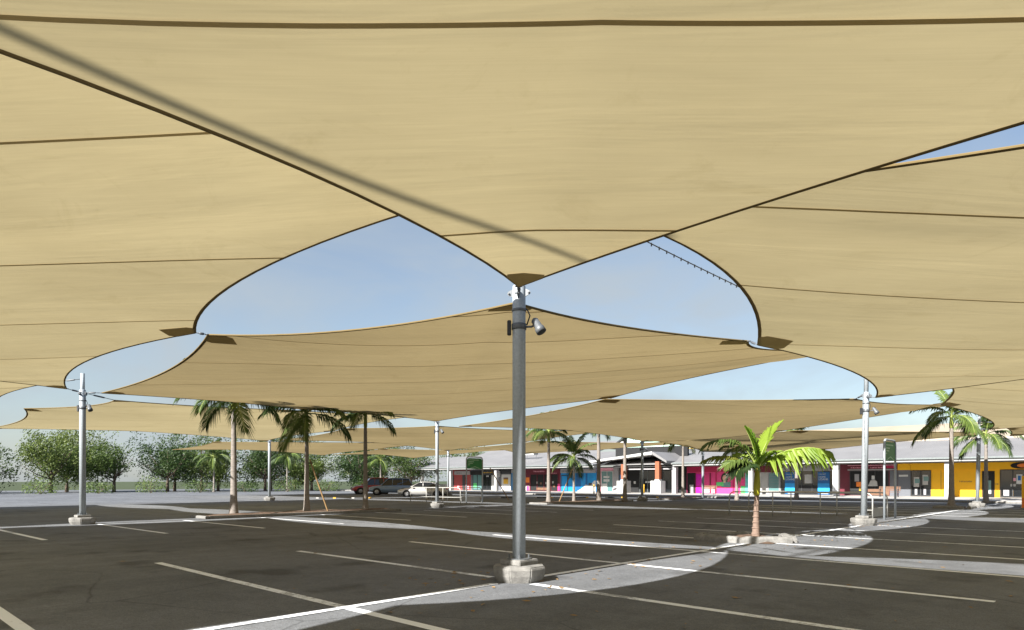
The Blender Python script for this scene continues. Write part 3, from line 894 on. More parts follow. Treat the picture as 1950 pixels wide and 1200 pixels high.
def palm(x, y, h, label, size=1.0, n=10, seed=1, r=.13, lowest=-20, lean=(0, 0), yellow=0, shaft=.8):
    root = thing('palm_tree', (x, y, 0), label, 'palm tree', 'palms planted in the car park')
    n += 3
    rnd = random.Random(seed)
    def P(t): return Vector((lean[0] * t * t, lean[1] * t * t, 0))
    hs = h - shaft
    pts = []; rr = []
    m = 22
    for i in range(m + 1):
        t = i / m; z = hs * t
        pts.append(P(z / h) + Vector((0, 0, z - (.1 if i == 0 else 0))))
        base = r * (1.55 * math.exp(-z / .35) * .38 + 1.0 - .38 * t)
        rr.append(base * (1.035 if i % 2 else .985))
    MB().tube(pts, rr, 12).build('trunk', M['trunk'], root, True)
    a = P(hs / h) + Vector((0, 0, hs - .01)); b = P(1) + Vector((0, 0, h))
    rt = rr[-1]
    MB().tube([a, a.lerp(b, .06), a.lerp(b, .3), a.lerp(b, .75), b, b + Vector((0, 0, .22))], [rt, rt * 1.18, rt * 1.2, rt * .9, rt * .55, .012], 12).build('crownshaft', M['shaft'], root, True)
    top = thing_local(root, b)
    add_fronds(root, h, n, size, seed, lowest, yellow=yellow)
    if lean != (0, 0):
        for o in root.children:
            if o.name.startswith('frond'): o.location.x += lean[0]; o.location.y += lean[1]
    return root
def thing_local(root, b): return None

palm(-29.72, 35.7, 5.0, 'tall palm with drooping dark fronds just right of the near pole', 1.0, 9, 1, .14, -5)
palm(-29.45, 38.15, 3.3, 'short full palm with a leaning timber stake, in front of the blue shop', 1.05, 12, 2, .10, -20, shaft=.35)
palm(-29.3, 40.9, 5.9, 'palm with a thick grey base right of the blue shop, its crown above the sail', .9, 9, 3, .17, -20)
palm(-28.35, 42.89, 6.0, 'palm with a mottled trunk left of the dark entrance, its crown above the sail', .9, 9, 4, .15, -20)
palm(-28.8, 52.4, 5.3, 'palm with pale slim trunk and yellowing hanging fronds left of the pink shop', 1.15, 10, 5, .13, -20, yellow=3)
palm(-24.01, 52.38, 4.25, 'palm behind the young palm, in front of the printed portrait panel', 1.0, 9, 6, .13, -5, yellow=1)
palm(-21.11, 57.3, 5.6, 'palm in front of the left blue bank banner', 1.0, 8, 7, .15, 0)
palm(-29.1, 20.4, 5.1, 'slim tall palm left of the blue-grey car', 1.05, 10, 8, .13, -5)
palm(-29.3, 17.2, 4.9, 'tall palm with a wide crown and propped trunk, second from left', 1.3, 11, 9, .13, -18)
palm(-29.2, 13.6, 5.5, 'leftmost palm with its crown under the far left sail', 1.35, 11, 10, .15, -18)
palm(-8.17, 45.95, 5.4, 'palm in a kerbed planter left of the third pole, in front of the yellow shop', 1.25, 11, 11, .155, -18)
palm(-8.13, 57.3, 4.9, 'rightmost palm, close to the yellow shop door', 1.3, 11, 12, .15, -18)

# the young palm in the bay spine
yp = thing('palm_tree', (-7.55, 17.6, 0), 'young bright green palm in a low kerbed planter, centre right', 'palm tree', 'palms planted in the car park')
MB().tube([(0, 0, -.05), (0, 0, .05), (.01, 0, .25), (.015, 0, .6), (.02, .01, .95), (.03, .01, 1.22)], [.125, .118, .095, .072, .062, .06], 14).build('trunk', M['trunkyoung'], yp, True)
for k in range(7):
    z = .18 + k * .15
    MB().lathe([(.104 - .0075 * k, z), (.110 - .0075 * k, z + .012), (.103 - .0075 * k, z + .03)], 14, (.003 * k, 0, 0)).build('leaf_scar', M['trunkyoung'], yp, True)
MB().tube([(.03, .01, 1.2), (.03, .01, 1.27), (.035, .01, 1.45), (.04, .01, 1.75), (.045, .01, 2.0), (.05, .01, 2.2)], [.066, .085, .088, .07, .045, .015], 14).build('crownshaft', M['shaftyoung'], yp, True)
for k, (az, e, dr, L, ll, npair, lw, mt, hang) in enumerate((
        (5, 72, 26, 1.3, .66, 30, .10, 'frondyoung', .35), (150, 82, 20, 1.05, .55, 24, .095, 'frondyoung', .2),
        (-8, 40, 66, 1.95, .74, 30, .10, 'frondyoung', 1.7), (24, 36, 62, 2.15, .6, 30, .085, 'frondyellow', 1.6),
        (186, 68, 120, 1.95, .5, 30, .06, 'fronddark', 1.0), (212, 30, 95, .95, .6, 24, .10, 'fronddark', .9),
        (158, 40, 70, 1.5, .5, 26, .07, 'frondyellow', 1.0), (-60, 66, 70, .9, .42, 22, .06, 'frondyoung', .6),
        (95, 52, 90, 1.6, .5, 24, .07, 'frondyoung', .8), (200, 46, 88, 1.15, .55, 26, .075, 'frond', .9))):
    me = frond_mesh('frond', L, e, dr, ll, npair, lw, 300 + k, M[mt], hang=hang, start=.12)
    o = link('frond', me, None, yp); o.location = (.045, .01, 1.97 - .02 * k); o.rotation_euler = (0, 0, YAW + rad(az))

def kerb_block(x0, y0, x1, y1, label, group='concrete blocks edging the palm planters', w=.24, h=.17, hollow=True):
    a = Vector((x0, y0, 0)); b = Vector((x1, y1, 0)); d = b - a; L = d.length
    r = thing('kerb_block', ((x0 + x1) / 2, (y0 + y1) / 2, 0), label, 'kerb block', group, math.atan2(d.y, d.x))
    sec = [(-w / 2, -.02), (w / 2, -.02), (w / 2 * .97, h * .62), (w / 2 * .7, h * .93), (0, h), (-w / 2 * .7, h * .93), (-w / 2 * .97, h * .62)]
    rnd = random.Random(int(abs(x0 * 100 + y0 * 10)))
    rs = []
    for i in range(9):
        t = i / 8
        k = .86 if i in (0, 8) else 1.0
        rs.append([(-L / 2 + L * t, yy * k + rnd.uniform(-.008, .008), (zz * (k if zz > 0 else 1)) + (rnd.uniform(-.008, .008) if zz > 0 else 0)) for yy, zz in sec])
    MB().rings(rs).build('concrete_block', M['conc'], r, bev=.012)
    for s in (-.3, .3):
        MB().lathe([(.022, h * .9), (.022, h + .012), (0, h + .014)], 8, (L * s, 0, 0)).build('fixing_pin', M['dark'], r)
    return r
kerb_block(-8.95, 16.98, -7.62, 16.74, 'left kerb block of the young palm planter, in shade')
kerb_block(-7.55, 16.70, -6.62, 17.62, 'front right kerb block of the young palm planter, lit by the sun')
kerb_block(-6.62, 17.75, -7.3, 18.75, 'rear right kerb block of the young palm planter')
kerb_block(-9.0, 17.15, -8.2, 18.55, 'far left kerb block of the young palm planter')
kerb_block(-8.9, 45.0, -7.4, 44.95, 'kerb block in front of the palm beside the third pole')
kerb_block(-7.2, 45.1, -7.15, 46.6, 'kerb block right of the palm beside the third pole')
def mound(x, y, w, d, label):
    r = thing('soil_mound', (x, y, 0), label, 'soil')
    vs = []; fs = []; n = 12; rnd = random.Random(7)
    for i in range(n + 1):
        for j in range(n + 1):
            u = i / n * 2 - 1; v = j / n * 2 - 1
            h = max(0, (1 - u * u)) * max(0, (1 - v * v))
            vs.append((u * w / 2, v * d / 2, .01 + h * .13 + (rnd.uniform(0, .03) if 0 < i < n and 0 < j < n else 0)))
    for i in range(n):
        for j in range(n):
            q = i * (n + 1) + j; fs.append((q, q + n + 1, q + n + 2, q + 1))
    MB().add(vs, fs).build('mulch', M['soil'], r, True)
mound(-7.67, 17.65, 1.62, 1.5, 'mulch inside the planter of the young palm')
mound(-8.15, 45.85, 1.6, 1.4, 'mulch inside the planter beside the third pole')

# timber stakes that prop two palms
def stake(p0, p1, label):
    a = Vector(p0); b = Vector(p1)
    r = thing('palm_stake', (a.x, a.y, 0), label, 'stake', 'stakes propping palms')
    o = Vector((a.x, a.y, 0))
    MB().tube([a - o, b - o], .038, 6).build('timber', M['timber'], r)
    c = a.lerp(b, .93) - o
    MB().tube([c + Vector((.1 * math.cos(t), .1 * math.sin(t), 0)) for t in [k * .63 for k in range(10)]], .015, 5, closed=True).build('tie', M['dark'], r)
stake((-30.2, 37.4, .05), (-29.5, 38.05, 2.4), 'leaning orange timber stake against the short palm at the blue shop')
stake((-37.0, 39.5, .05), (-38.2, 38.6, 2.6), 'leaning pale timber stake beside the left green sign')
stake((-28.7, 18.0, .05), (-29.2, 17.3, 2.6), 'leaning timber stake against the second palm from left')

# ------------------------------------------------------------------ trolley bays
def trolley_bay(x0, x1, y0, y1, sx, label):
    r = thing('trolley_bay', ((x0 + x1) / 2, (y0 + y1) / 2, 0), label, 'trolley bay', 'trolley return bays')
    O = ((x0 + x1) / 2, (y0 + y1) / 2)
    for yy in (y0, y1):
        pts = [(x0, yy, 0), (x0, yy, .82)]
        for k in range(1, 7):
            a = k / 6 * math.pi / 2
            pts.append((x0 + .25 * (1 - math.cos(a)), yy, .82 + .25 * math.sin(a)))
        pts += [((x0 + x1) / 2, yy, 1.07)]
        for k in range(0, 7):
            a = k / 6 * math.pi / 2
            pts.append((x1 - .25 + .25 * math.sin(a), yy, .82 + .25 * math.cos(a)))
        pts += [(x1, yy, 0)]
        MB(O).tube(pts, .03, 8).build('hoop_rail', M['rail'], r, True)
        MB(O).tube([(x0, yy, .38), (x1, yy, .38)], .022, 8).build('lower_rail', M['rail'], r, True)
        n = 3
        for k in range(1, n):
            x = x0 + (x1 - x0) * k / n
            MB(O).tube([(x, yy, 0), (x, yy, 1.06)], .026, 8).build('post', M['rail'], r, True)
    # arched sign frame with its green panel, facing along the bay
    ya, yb = y0 + .25, y1 - .25
    pts = [(sx, ya, 0), (sx, ya, 3.05)]
    for k in range(1, 7):
        a = k / 6 * math.pi / 2
        pts.append((sx, ya + .22 * (1 - math.cos(a)), 3.05 + .22 * math.sin(a)))
    for k in range(0, 7):
        a = k / 6 * math.pi / 2
        pts.append((sx, yb - .22 + .22 * math.sin(a), 3.05 + .22 * math.cos(a)))
    pts += [(sx, yb, 3.05), (sx, yb, 0)]
    MB(O).tube(pts, .045, 10).build('sign_frame', M['galv'], r, True)
    pn = MB(O); q = []
    ya2, yb2 = ya + .07, yb - .07
    prof = [(ya2, 2.42), (yb2, 2.42), (yb2, 3.02)] + [(yb2 - .17 + .17 * math.cos(a), 3.02 + .17 * math.sin(a)) for a in (.4, .8, 1.2, 1.57)] + [(ya2 + .17 - .17 * math.sin(a), 3.02 + .17 * math.cos(a)) for a in (0.0, .4, .8, 1.2)] + [(ya2, 3.02)]
    pn.rings([[(sx - .015, y_, z_) for y_, z_ in prof], [(sx + .015, y_, z_) for y_, z_ in prof]])
    sp = pn.build('sign_panel', M['green'], r)
    w = yb2 - ya2
    xs = sx + .0185
    def bar(u0, u1, z0, z1):
        MB(O).box(xs - .003, xs, ya2 + w * u0, ya2 + w * u1, z0, z1).build('print_line', M['greenprint'], sp)
    rnd = random.Random(3)
    for z_, us in ((3.06, .78), (2.93, .46), (2.82, .38), (2.71, .18)):
        u = .08
        while u < us:
            l = rnd.uniform(.04, .09); bar(u, min(us, u + l), z_ - .028, z_ + .028); u += l + .02
    MB(O).add([(xs, ya2 + w * .15, 2.46), (xs, ya2 + w * .52, 2.60), (xs, ya2 + w * .52, 2.56), (xs, ya2 + w * .2, 2.45)], [(0, 1, 2, 3)]).build('print_swoosh', M['greenprint'], sp)
    MB(O).add([(xs, ya2 + w * .52, 2.60), (xs, ya2 + w * .9, 2.44), (xs, ya2 + w * .84, 2.44), (xs, ya2 + w * .52, 2.56)], [(0, 1, 2, 3)]).build('print_swoosh', M['greenprint'], sp)
    # bump board across the closed end
    bb = MB(O).box(sx - .42, sx - .36, y0 + .1, y1 - .1, .10, .46).build('bump_board', M['offwhite'], r, bev=.01)
    return r
trolley_bay(-14.3, -8.15, 30.4, 32.55, -7.78, 'trolley return bay with green arched sign beside the second pole')
trolley_bay(-41.2, -35.6, 33.0, 35.1, -35.25, 'trolley return bay with green sign and low board in front of the silver sedan')

# ------------------------------------------------------------------ wheel stops
for k, (x, y) in enumerate(((-46.5, 40.0), (-44.3, 42.4), (-42.1, 44.8), (-39.9, 47.2), (-37.7, 49.6), (-35.5, 52.0), (-33.3, 54.4), (-53, 33), (-50.8, 35.2))):
    names = ['under the nose of the silver sedan', 'right of the silver sedan', 'by the left sign board', 'left of the near pole', 'right of the near pole', 'under the tall drooping palm', 'in front of the blue shop', 'at far left', 'under the blue-grey car']
    r = thing('wheel_stop', (x, y, 0), 'low dark wheel stop with pale ends ' + names[k], 'wheel stop', 'wheel stops in the left bays', rad(48))
    MB().rings([[(xx, -.08, 0), (xx, .08, 0), (xx, .055, .1), (xx, -.055, .1)] for xx in (-.62, .62)]).build('rubber_bar', M['dark'], r)
    for s in (-1, 1):
        MB().rings([[(xx, -.082, 0), (xx, .082, 0), (xx, .057, .103), (xx, -.057, .103)] for xx in (s * .621, s * .85)]).build('end_cap', M['yellowpaint'] if s > 0 else M['offwhite'], r)

# ------------------------------------------------------------------ cars
def ring_sec(x, zb, zt, w, belt=.62):
    h = zt - zb
    half = [(w * .80, zb), (w * .96, zb + .16 * h), (w, zb + .45 * h), (w * .975, zb + belt * h), (w * .90, zb + .93 * h), (w * .72, zt)]
    return [(x, -y_, z_) for y_, z_ in half] + [(x, y_, z_) for y_, z_ in reversed(half)]

def car(loc, rz, label, paint, L, W, H, kind):
    r = thing('parked_car', loc, label, 'car', 'cars parked at the left', rz)
    w = W / 2
    zg = .22 if kind == 'sedan' else .30
    belt = .93 if kind == 'sedan' else 1.08
    f = L / 2
    st = [(-f, zg + .22, belt - .16, w * .80), (-f + .12, zg + .08, belt - .04, w * .93), (-f + .5, zg, belt + .02, w), (-f * .3, zg - .02, belt + .03, w * 1.0), (f * .25, zg - .02, belt + .01, w), (f * .55, zg, belt - .05, w * .99), (f - .35, zg + .04, belt - .16, w * .95), (f - .08, zg + .1, belt - .27, w * .86), (f, zg + .2, belt - .40, w * .74)]
    if kind != 'sedan':
        st = [(-f, zg + .22, belt - .05, w * .88), (-f + .1, zg + .08, belt, w * .96)] + st[2:]
    body = MB().rings([ring_sec(*s) for s in st]).build('body', paint, r, True)
    # glasshouse
    rf = H
    if kind == 'sedan':
        gl = [(-f * .72, belt - .02, belt + .02, w * .84, w * .80), (-f * .40, belt - .02, rf - .06, w * .86, w * .64), (-f * .05, belt - .02, rf - .01, w * .87, w * .66), (f * .12, belt - .02, rf - .05, w * .87, w * .65), (f * .50, belt - .06, belt - .02, w * .84, w * .80)]
        roof = [(-f * .42, rf - .062), (-f * .2, rf - .01), (0.0, rf), (f * .13, rf - .045)]
        pill = [((-f * .72, belt + .02), (-f * .40, rf - .06)), ((f * .50, belt - .02), (f * .12, rf - .05)), ((-f * .03, belt), (-f * .04, rf - .02))]
    else:
        gl = [(-f * .97, belt - .02, belt + .02, w * .86, w * .84), (-f * .84, belt - .02, rf - .08, w * .88, w * .70), (-f * .3, belt - .02, rf - .01, w * .89, w * .72), (f * .10, belt - .02, rf - .05, w * .89, w * .70), (f * .42, belt - .04, belt + .0, w * .86, w * .82)]
        roof = [(-f * .86, rf - .08), (-f * .5, rf - .01), (-f * .1, rf), (f * .11, rf - .045)]
        pill = [((-f * .97, belt + .02), (-f * .84, rf - .08)), ((f * .42, belt), (f * .10, rf - .05)), ((-f * .08, belt), (-f * .1, rf - .02)), ((-f * .55, belt), (-f * .53, rf - .02))]
    rs = []
    for x, z0, z1, w0, w1 in gl:
        rs.append([(x, -w0, z0), (x, -w1 * 1.06, (z0 * .2 + z1 * .8)), (x, -w1 * .9, z1), (x, w1 * .9, z1), (x, w1 * 1.06, (z0 * .2 + z1 * .8)), (x, w0, z0)])
    MB().rings(rs).build('window_glass', M['carglass'], r, False)
    wr = (w * .66 if kind == 'sedan' else w * .72)
    MB().rings([[(x, -wr * 1.0, z - .035), (x, -wr * .93, z + .012), (x, 0, z + .035), (x, wr * .93, z + .012), (x, wr * 1.0, z - .035)] for x, z in roof]).build('roof', paint, r, True)
    for (xa, za), (xb, zb_) in pill:
        for s in (-1, 1):
            MB().tube([(xa, s * w * .87, za), (xb, s * wr * .98, zb_)], .035, 6).build('pillar', paint, r, True)
    # wheels in dark arches
    R = .32 if kind == 'sedan' else .37
    for xs in (-f * .60, f * .62):
        for s in (-1, 1):
            prof = [(R * .62, -.10), (R * .97, -.09), (R, -.05), (R, .05), (R * .97, .09), (R * .62, .10)]
            def lat(pr, n=20):
                return [[(xs + q * math.cos(2 * math.pi * i / n), s * (w - .09) + o_, R + q * math.sin(2 * math.pi * i / n)) for i in range(n)] for q, o_ in pr]
            MB().tube([(xs, s * (w - .3), R), (xs, s * (w + .004), R)], R * 1.17, 22).build('wheel_arch', M['black'], r, True)
            ty = MB().rings(lat(prof)).build('wheel', M['tyre'], r, True)
            MB().rings(lat([(R * .60, s * .085), (R * .56, s * .112), (R * .2, s * .10), (R * .05, s * .115)])).build('rim', M['rim'], ty, True)
            for k in range(5):
                a = k * 2 * math.pi / 5
                MB().tube([(xs, s * (w + .022), R), (xs + R * .55 * math.cos(a), s * (w + .024), R + R * .55 * math.sin(a))], .028, 5).build('spoke', M['rim'], ty)
    for s in (-1, 1):
        MB().box(f - .22, f - .035, s * w * .72 - .14, s * w * .72 + .10, belt - .36, belt - .24).build('headlight', M['lamp'], r, bev=.02)
        MB().box(-f - .004, -f + .12, s * w * .74 - .12, s * w * .74 + .12, belt - .22, belt - .06).build('tail_light', M['taillamp'], r, bev=.02)
        MB().box(f * .36, f * .44, s * (w + .02), s * (w + .2), belt + .02, belt + .14).build('wing_mirror', paint, r, bev=.02)
        for xd in (-f * .22, f * .18):
            MB().box(xd - .09, xd + .09, s * (w + .001), s * (w + .022), belt - .13, belt - .10).build('door_handle', paint, r)
    MB().box(f - .06, f + .012, -w * .45, w * .45, belt - .42, belt - .30).build('grille', M['dark'], r, bev=.01)
    MB().box(f - .01, f + .02, -.22, .22, zg + .2, zg + .3).build('number_plate', M['white'], r)
    MB().box(-f - .02, -f + .01, -.22, .22, zg + .3, zg + .4).build('number_plate', M['white'], r)
    return r
car((-51.3, 42.65, 0), YAW + math.pi, 'silver sedan parked behind the left pole', M['silver'], 4.8, 1.8, 1.45, 'sedan')
car((-60.3, 45.6, 0), YAW + math.pi * 1.0 + .12, 'blue-grey four wheel drive parked left of the silver sedan', M['suv'], 4.7, 1.88, 1.85, 'suv')
car((-66.5, 47.5, 0), YAW + math.pi + .4, 'dark red wagon half hidden behind the blue-grey car', M['redcar'], 4.7, 1.85, 1.9, 'suv')

# ------------------------------------------------------------------ shopping centre
OB = (-40.0, 70.6)
shop = thing('shop_building', (OB[0], OB[1], 0), 'long single storey row of shops under a pale steel roof', 'building')
YW = 70.6
def bx(name, m, par, x0, x1, y0, y1, z0, z1, bev=0):
    return MB(OB).box(x0, x1, y0, y1, z0, z1).build(name, m, par, bev=bev)
# core walls behind the fronts, soffit, roof
bx('rear_wall', M['offwhite'], shop, -79, 18, 71.3, 92, 0.1, 3.25)
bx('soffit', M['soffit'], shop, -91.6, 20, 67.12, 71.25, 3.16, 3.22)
def slab(name, m, x0, x1, y0, z0, y1, z1, th=.12, par=shop):
    return MB(OB).rings([[(x, y0, z0 - th), (x, y1, z1 - th), (x, y1, z1), (x, y0, z0)] for x in (x0, x1)]).build(name, m, par)
slab('roof', M['roof'], -47.7, 20, 66.85, 3.48, 75.6, 5.45)
MB(OB).rings([[(-92.0, 66.85, 3.36), (-92.0, 75.2, 3.36), (-92.0, 75.2, 3.48), (-92.0, 66.85, 3.48)],
              [(-86.0, 66.85, 3.36), (-86.0, 75.6, 5.33), (-86.0, 75.6, 5.45), (-86.0, 66.85, 3.48)],
              [(-47.8, 66.85, 3.36), (-47.8, 75.6, 5.33), (-47.8, 75.6, 5.45), (-47.8, 66.85, 3.48)]]).build('roof', M['roof'], shop)
slab('upper_roof', M['roof'], -78, -54.5, 75.7, 5.47, 82, 7.3)
slab('upper_roof', M['roofcream'], -29.0, 20, 75.7, 5.50, 80.5, 7.35)
bx('upper_roof_fascia', M['cream'], shop, -29.0, 20, 75.62, 75.69, 5.30, 5.58)
for x0, x1 in ((-92.0, -47.85), (-38.0, 20)):
    bx('gutter', M['gutter'], shop, x0, x1, 66.68, 66.83, 3.40, 3.54, .01)
    bx('fascia', M['fascia'], shop, x0, x1, 66.86, 66.93, 3.20, 3.355)
# verandah columns
def column(x, m, y=67.45, w=.42, z1=3.15, base=None, cap=True):
    c = bx('verandah_column', m, shop, x - w / 2, x + w / 2, y - w / 2, y + w / 2, .14, z1, .015)
    if base: bx('column_base', base, c, x - w * .8, x + w * .8, y - w * .8, y + w * .8, .13, 1.15, .02)
    if cap: bx('column_cap', M['midgrey'], c, x - w * .52, x + w * .52, y - w * .52, y + w * .52, z1 - .55, z1 - .02)
for x in (-84.25, -81.4, -74.84, -65.5):
    column(x, M['offwhite'])
column(-29.4, M['white'], w=.4)
column(-21.2, M['white'], w=.5)
column(-12.2, M['white'], w=.5)
column(-38.05, M['midgrey'], w=.5)
bx('verandah_wall', M['offwhite'], shop, -91.3, -79.4, 71.0, 71.2, .1, 1.0)

rndp = random.Random(21)
class Front:
    """one shop: a wall panel with its sign band, panes and prints as sub-parts"""
    def __init__(s, x0, x1, m, label):
        s.w = bx('shopfront', m, shop, x0, x1, YW, YW + .5, .12, 3.15)
        s.w['label'] = label
    def p(s, name, m, x0, x1, z0, z1, out=.03, bev=0):
        return bx(name, m, s.w, x0, x1, YW - out, YW - .001 if out < .2 else YW - .002, z0, z1, bev)
    def band(s, m, x0, x1, z0=2.62, z1=3.12, out=.14):
        return s.p('sign_band', m, x0, x1, z0, z1, out)
    def marks(s, m, x0, x1, z0, z1, out, n=7):
        """a line of lettering too small to read"""
        b = MB(OB); x = x0; w = (x1 - x0) / n
        for k in range(n):
            ww = w * rndp.uniform(.55, .8); h = (z1 - z0) * rndp.uniform(.7, 1)
            b.box(x, x + ww * .3, YW - out - .006, YW - out, z0, z0 + h)
            b.box(x + ww * .3, x + ww, YW - out - .006, YW - out, z0 + h * .38, z0 + h * .62 + .01)
            if k % 2: b.box(x + ww * .7, x + ww, YW - out - .006, YW - out, z0, z0 + h * .5)
            x += w
        b.build('lettering', m, s.w)
    def glazing(s, x0, x1, n, m=None, z0=.25, z1=2.55, frame='dark'):
        m = m or M['glass']; w = (x1 - x0) / n
        for k in range(n):
            s.p('window_pane', m, x0 + k * w + .04, x0 + (k + 1) * w - .04, z0, z1, .02)
        fr = MB(OB)
        for k in range(n + 1):
            fr.box(x0 + k * w - .035, x0 + k * w + .035, YW - .07, YW - .001, z0 - .08, z1 + .06)
        fr.box(x0 + .036, x1 - .036, YW - .068, YW - .001, z1 + .001, z1 + .06)
        fr.box(x0 + .036, x1 - .036, YW - .068, YW - .001, z0 - .08, z0 - .001)
        fr.build('window_frame', M[frame], s.w)

f = Front(-79.0, -73.9, M['redbrown'], 'dull red shop wall under a pale sign board at far left')
f.band(M['midgrey'], -77.4, -73.95, 2.45, 3.0); f.marks(M['dark'], -77.0, -75.6, 2.62, 2.8, .14, 6)
f.p('dark_pier', M['dark'], -75.7, -75.1, .15, 2.44, .05); f.p('door', M['dark'], -78.8, -77.6, .15, 2.3, .05)
for x in (-76.6, -74.5): f.p('poster', M['palepink'], x - .22, x + .22, .35, .75, .03)
f = Front(-73.89, -65.6, M['darkgrey'], 'dark shop with white panels left of the near pole')
f.band(M['black'], -73.8, -71.4, 2.4, 3.0); f.band(M['dark'], -71.3, -68.7, 2.4, 3.05); f.marks(M['yellowpaint'], -71.1, -69.1, 2.66, 2.86, .14, 10)
f.glazing(-73.4, -71.5, 2, M['glassteal']); f.glazing(-71.2, -69.6, 2)
f.p('white_panel', M['white'], -69.5, -68.7, .2, 2.35, .04); f.p('white_panel', M['white'], -67.5, -65.75, .2, 2.45, .04)
f.p('poster', M['yellowpaint'], -67.1, -66.2, 1.1, 2.0, .06); f.p('poster_stripe', M['brown'], -67.1, -66.2, 1.75, 2.0, .065)
f.p('hanging_sign', M['white'], -68.35, -67.75, 2.1, 2.95, .6); f.band(M['dark'], -67.6, -65.65, 2.55, 3.0)
f.p('poster', M['limeprint'], -73.3, -72.6, .6, 1.2, .03); f.p('price_card', M['white'], -70.6, -70.1, 2.1, 2.3, .03)
f = Front(-65.59, -62.95, M['blue'], 'blue panelled shop hidden mostly by the near pole')
f.band(M['midgrey'], -65.5, -63.0)
f = Front(-62.94, -56.7, M['maroon'], 'dark red shop with an open dim front')
f.band(M['maroon'], -62.9, -56.75, 2.5, 3.14); f.marks(M['palepink'], -61.3, -59.3, 2.72, 2.95, .14, 9); f.marks(M['palepink'], -58.4, -57.2, 2.5, 2.62, .14, 5)
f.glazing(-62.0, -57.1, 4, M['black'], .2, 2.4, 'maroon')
f.p('poster', M['orange'], -62.85, -62.2, 1.3, 2.0, .04); f.p('poster', M['white'], -62.85, -62.2, .2, .9, .04); f.p('poster', M['pink'], -62.7, -62.25, .2, .8, .05)
f.p('poster', M['pink'], -57.15, -56.8, .2, 1.15, .08)
for x, z, w_ in ((-60.8, 1.15, .22), (-60.1, 1.05, .3), (-59.2, 1.1, .2), (-58.0, 1.2, .25), (-57.8, .7, .35)):
    f.p('display_item', M['offwhite'] if w_ < .28 else M['brown'], x - w_ / 2, x + w_ / 2, z, z + .28, .05)
f.p('counter', M['brown'], -60.9, -59.0, .3, .62, .06)
f = Front(-56.69, -50.9, M['blue'], 'bright blue shopfront with pale wave print')
f.band(M['midgrey'], -56.65, -50.95, 2.55, 3.1); f.marks(M['dark'], -56.4, -55.0, 2.75, 2.92, .14, 8); f.marks(M['white'], -53.6, -51.6, 2.72, 2.8, .14, 9)
f.p('door_frame', M['dark'], -56.6, -55.5, .2, 2.3, .03); f.p('door_leaf', M['blue'], -56.5, -55.6, .25, 2.2, .06)
f.p('print_stripe', M['deepblue'], -54.2, -53.4, .2, 2.5, .03); f.p('print_stripe', M['deepblue'], -52.6, -52.35, .2, 2.5, .03)
wv = MB(OB); pts_ = [(-54.0, .2), (-53.2, .55), (-52.6, 1.05), (-52.0, .95), (-51.5, 1.3), (-51.2, 1.6), (-51.0, 1.55), (-51.0, .2)]
wv.rings([[(x, YW - .034, z) for x, z in pts_], [(x, YW - .04, z) for x, z in pts_]]).build('wave_print', M['white'], f.w)
f.p('dark_print', M['dark'], -52.1, -51.6, 1.0, 1.25, .05)
f = Front(-50.89, -48.2, M['palepink'], 'pink and pale glazed corner beside the blue shop')
f.glazing(-50.1, -48.4, 2, M['glassteal'], .2, 2.7, 'white'); f.p('window_sign', M['white'], -49.8, -48.9, 1.9, 2.15, .05); f.p('window_sign', M['white'], -49.8, -48.9, 1.45, 1.75, .05)
f.p('poster', M['white'], -50.0, -49.3, .2, 1.2, .04)
# the recessed dark entry under a rising canopy
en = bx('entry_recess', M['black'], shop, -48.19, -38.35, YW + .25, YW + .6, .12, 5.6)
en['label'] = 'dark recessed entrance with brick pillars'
bx('entry_side', M['midgrey'], en, -48.15, -47.4, YW - .3, YW + .245, .12, 3.4)
bx('poster_stand', M['blue'], en, -47.25, -46.55, YW - .2, YW - .1, .15, 2.3)
bx('poster_print', M['white'], en, -47.2, -46.9, YW - .21, YW - .202, .3, 1.4); bx('poster_print', M['pink'], en, -46.95, -46.6, YW - .212, YW - .202, .2, .75); bx('poster_print', M['orange'], en, -46.9, -46.6, YW - .211, YW - .202, .8, 1.2)
bx('entry_sign', M['maroon'], en, -47.2, -46.4, YW - .1, YW + .1, 2.6, 3.2)
for k in range(4):
    bx('glass_door', M['glass'], en, -44.6 + k * 1.05, -43.62 + k * 1.05, YW + .2, YW + .24, .15, 2.75)
    bx('door_stile', M['gutter'], en, -44.66 + k * 1.05, -44.61 + k * 1.05, YW + .17, YW + .24, .15, 2.8)
for x0, x1 in ((-44.7, -43.9), (-43.7, -42.6), (-42.3, -41.2), (-41.0, -40.2)):
    bx('highlight_window', M['glassteal'], en, x0, x1, YW + .2, YW + .245, 3.15, 4.1)
bx('entry_beam', M['midgrey'], en, -44.9, -38.4, 67.3, 67.45, 2.82, 2.95)
bx('door_notice', M['white'], en, -43.9, -43.2, YW + .18, YW + .195, 1.3, 1.5); bx('door_notice', M['white'], en, -45.5, -45.25, YW + .18, YW + .24, 1.2, 1.5)
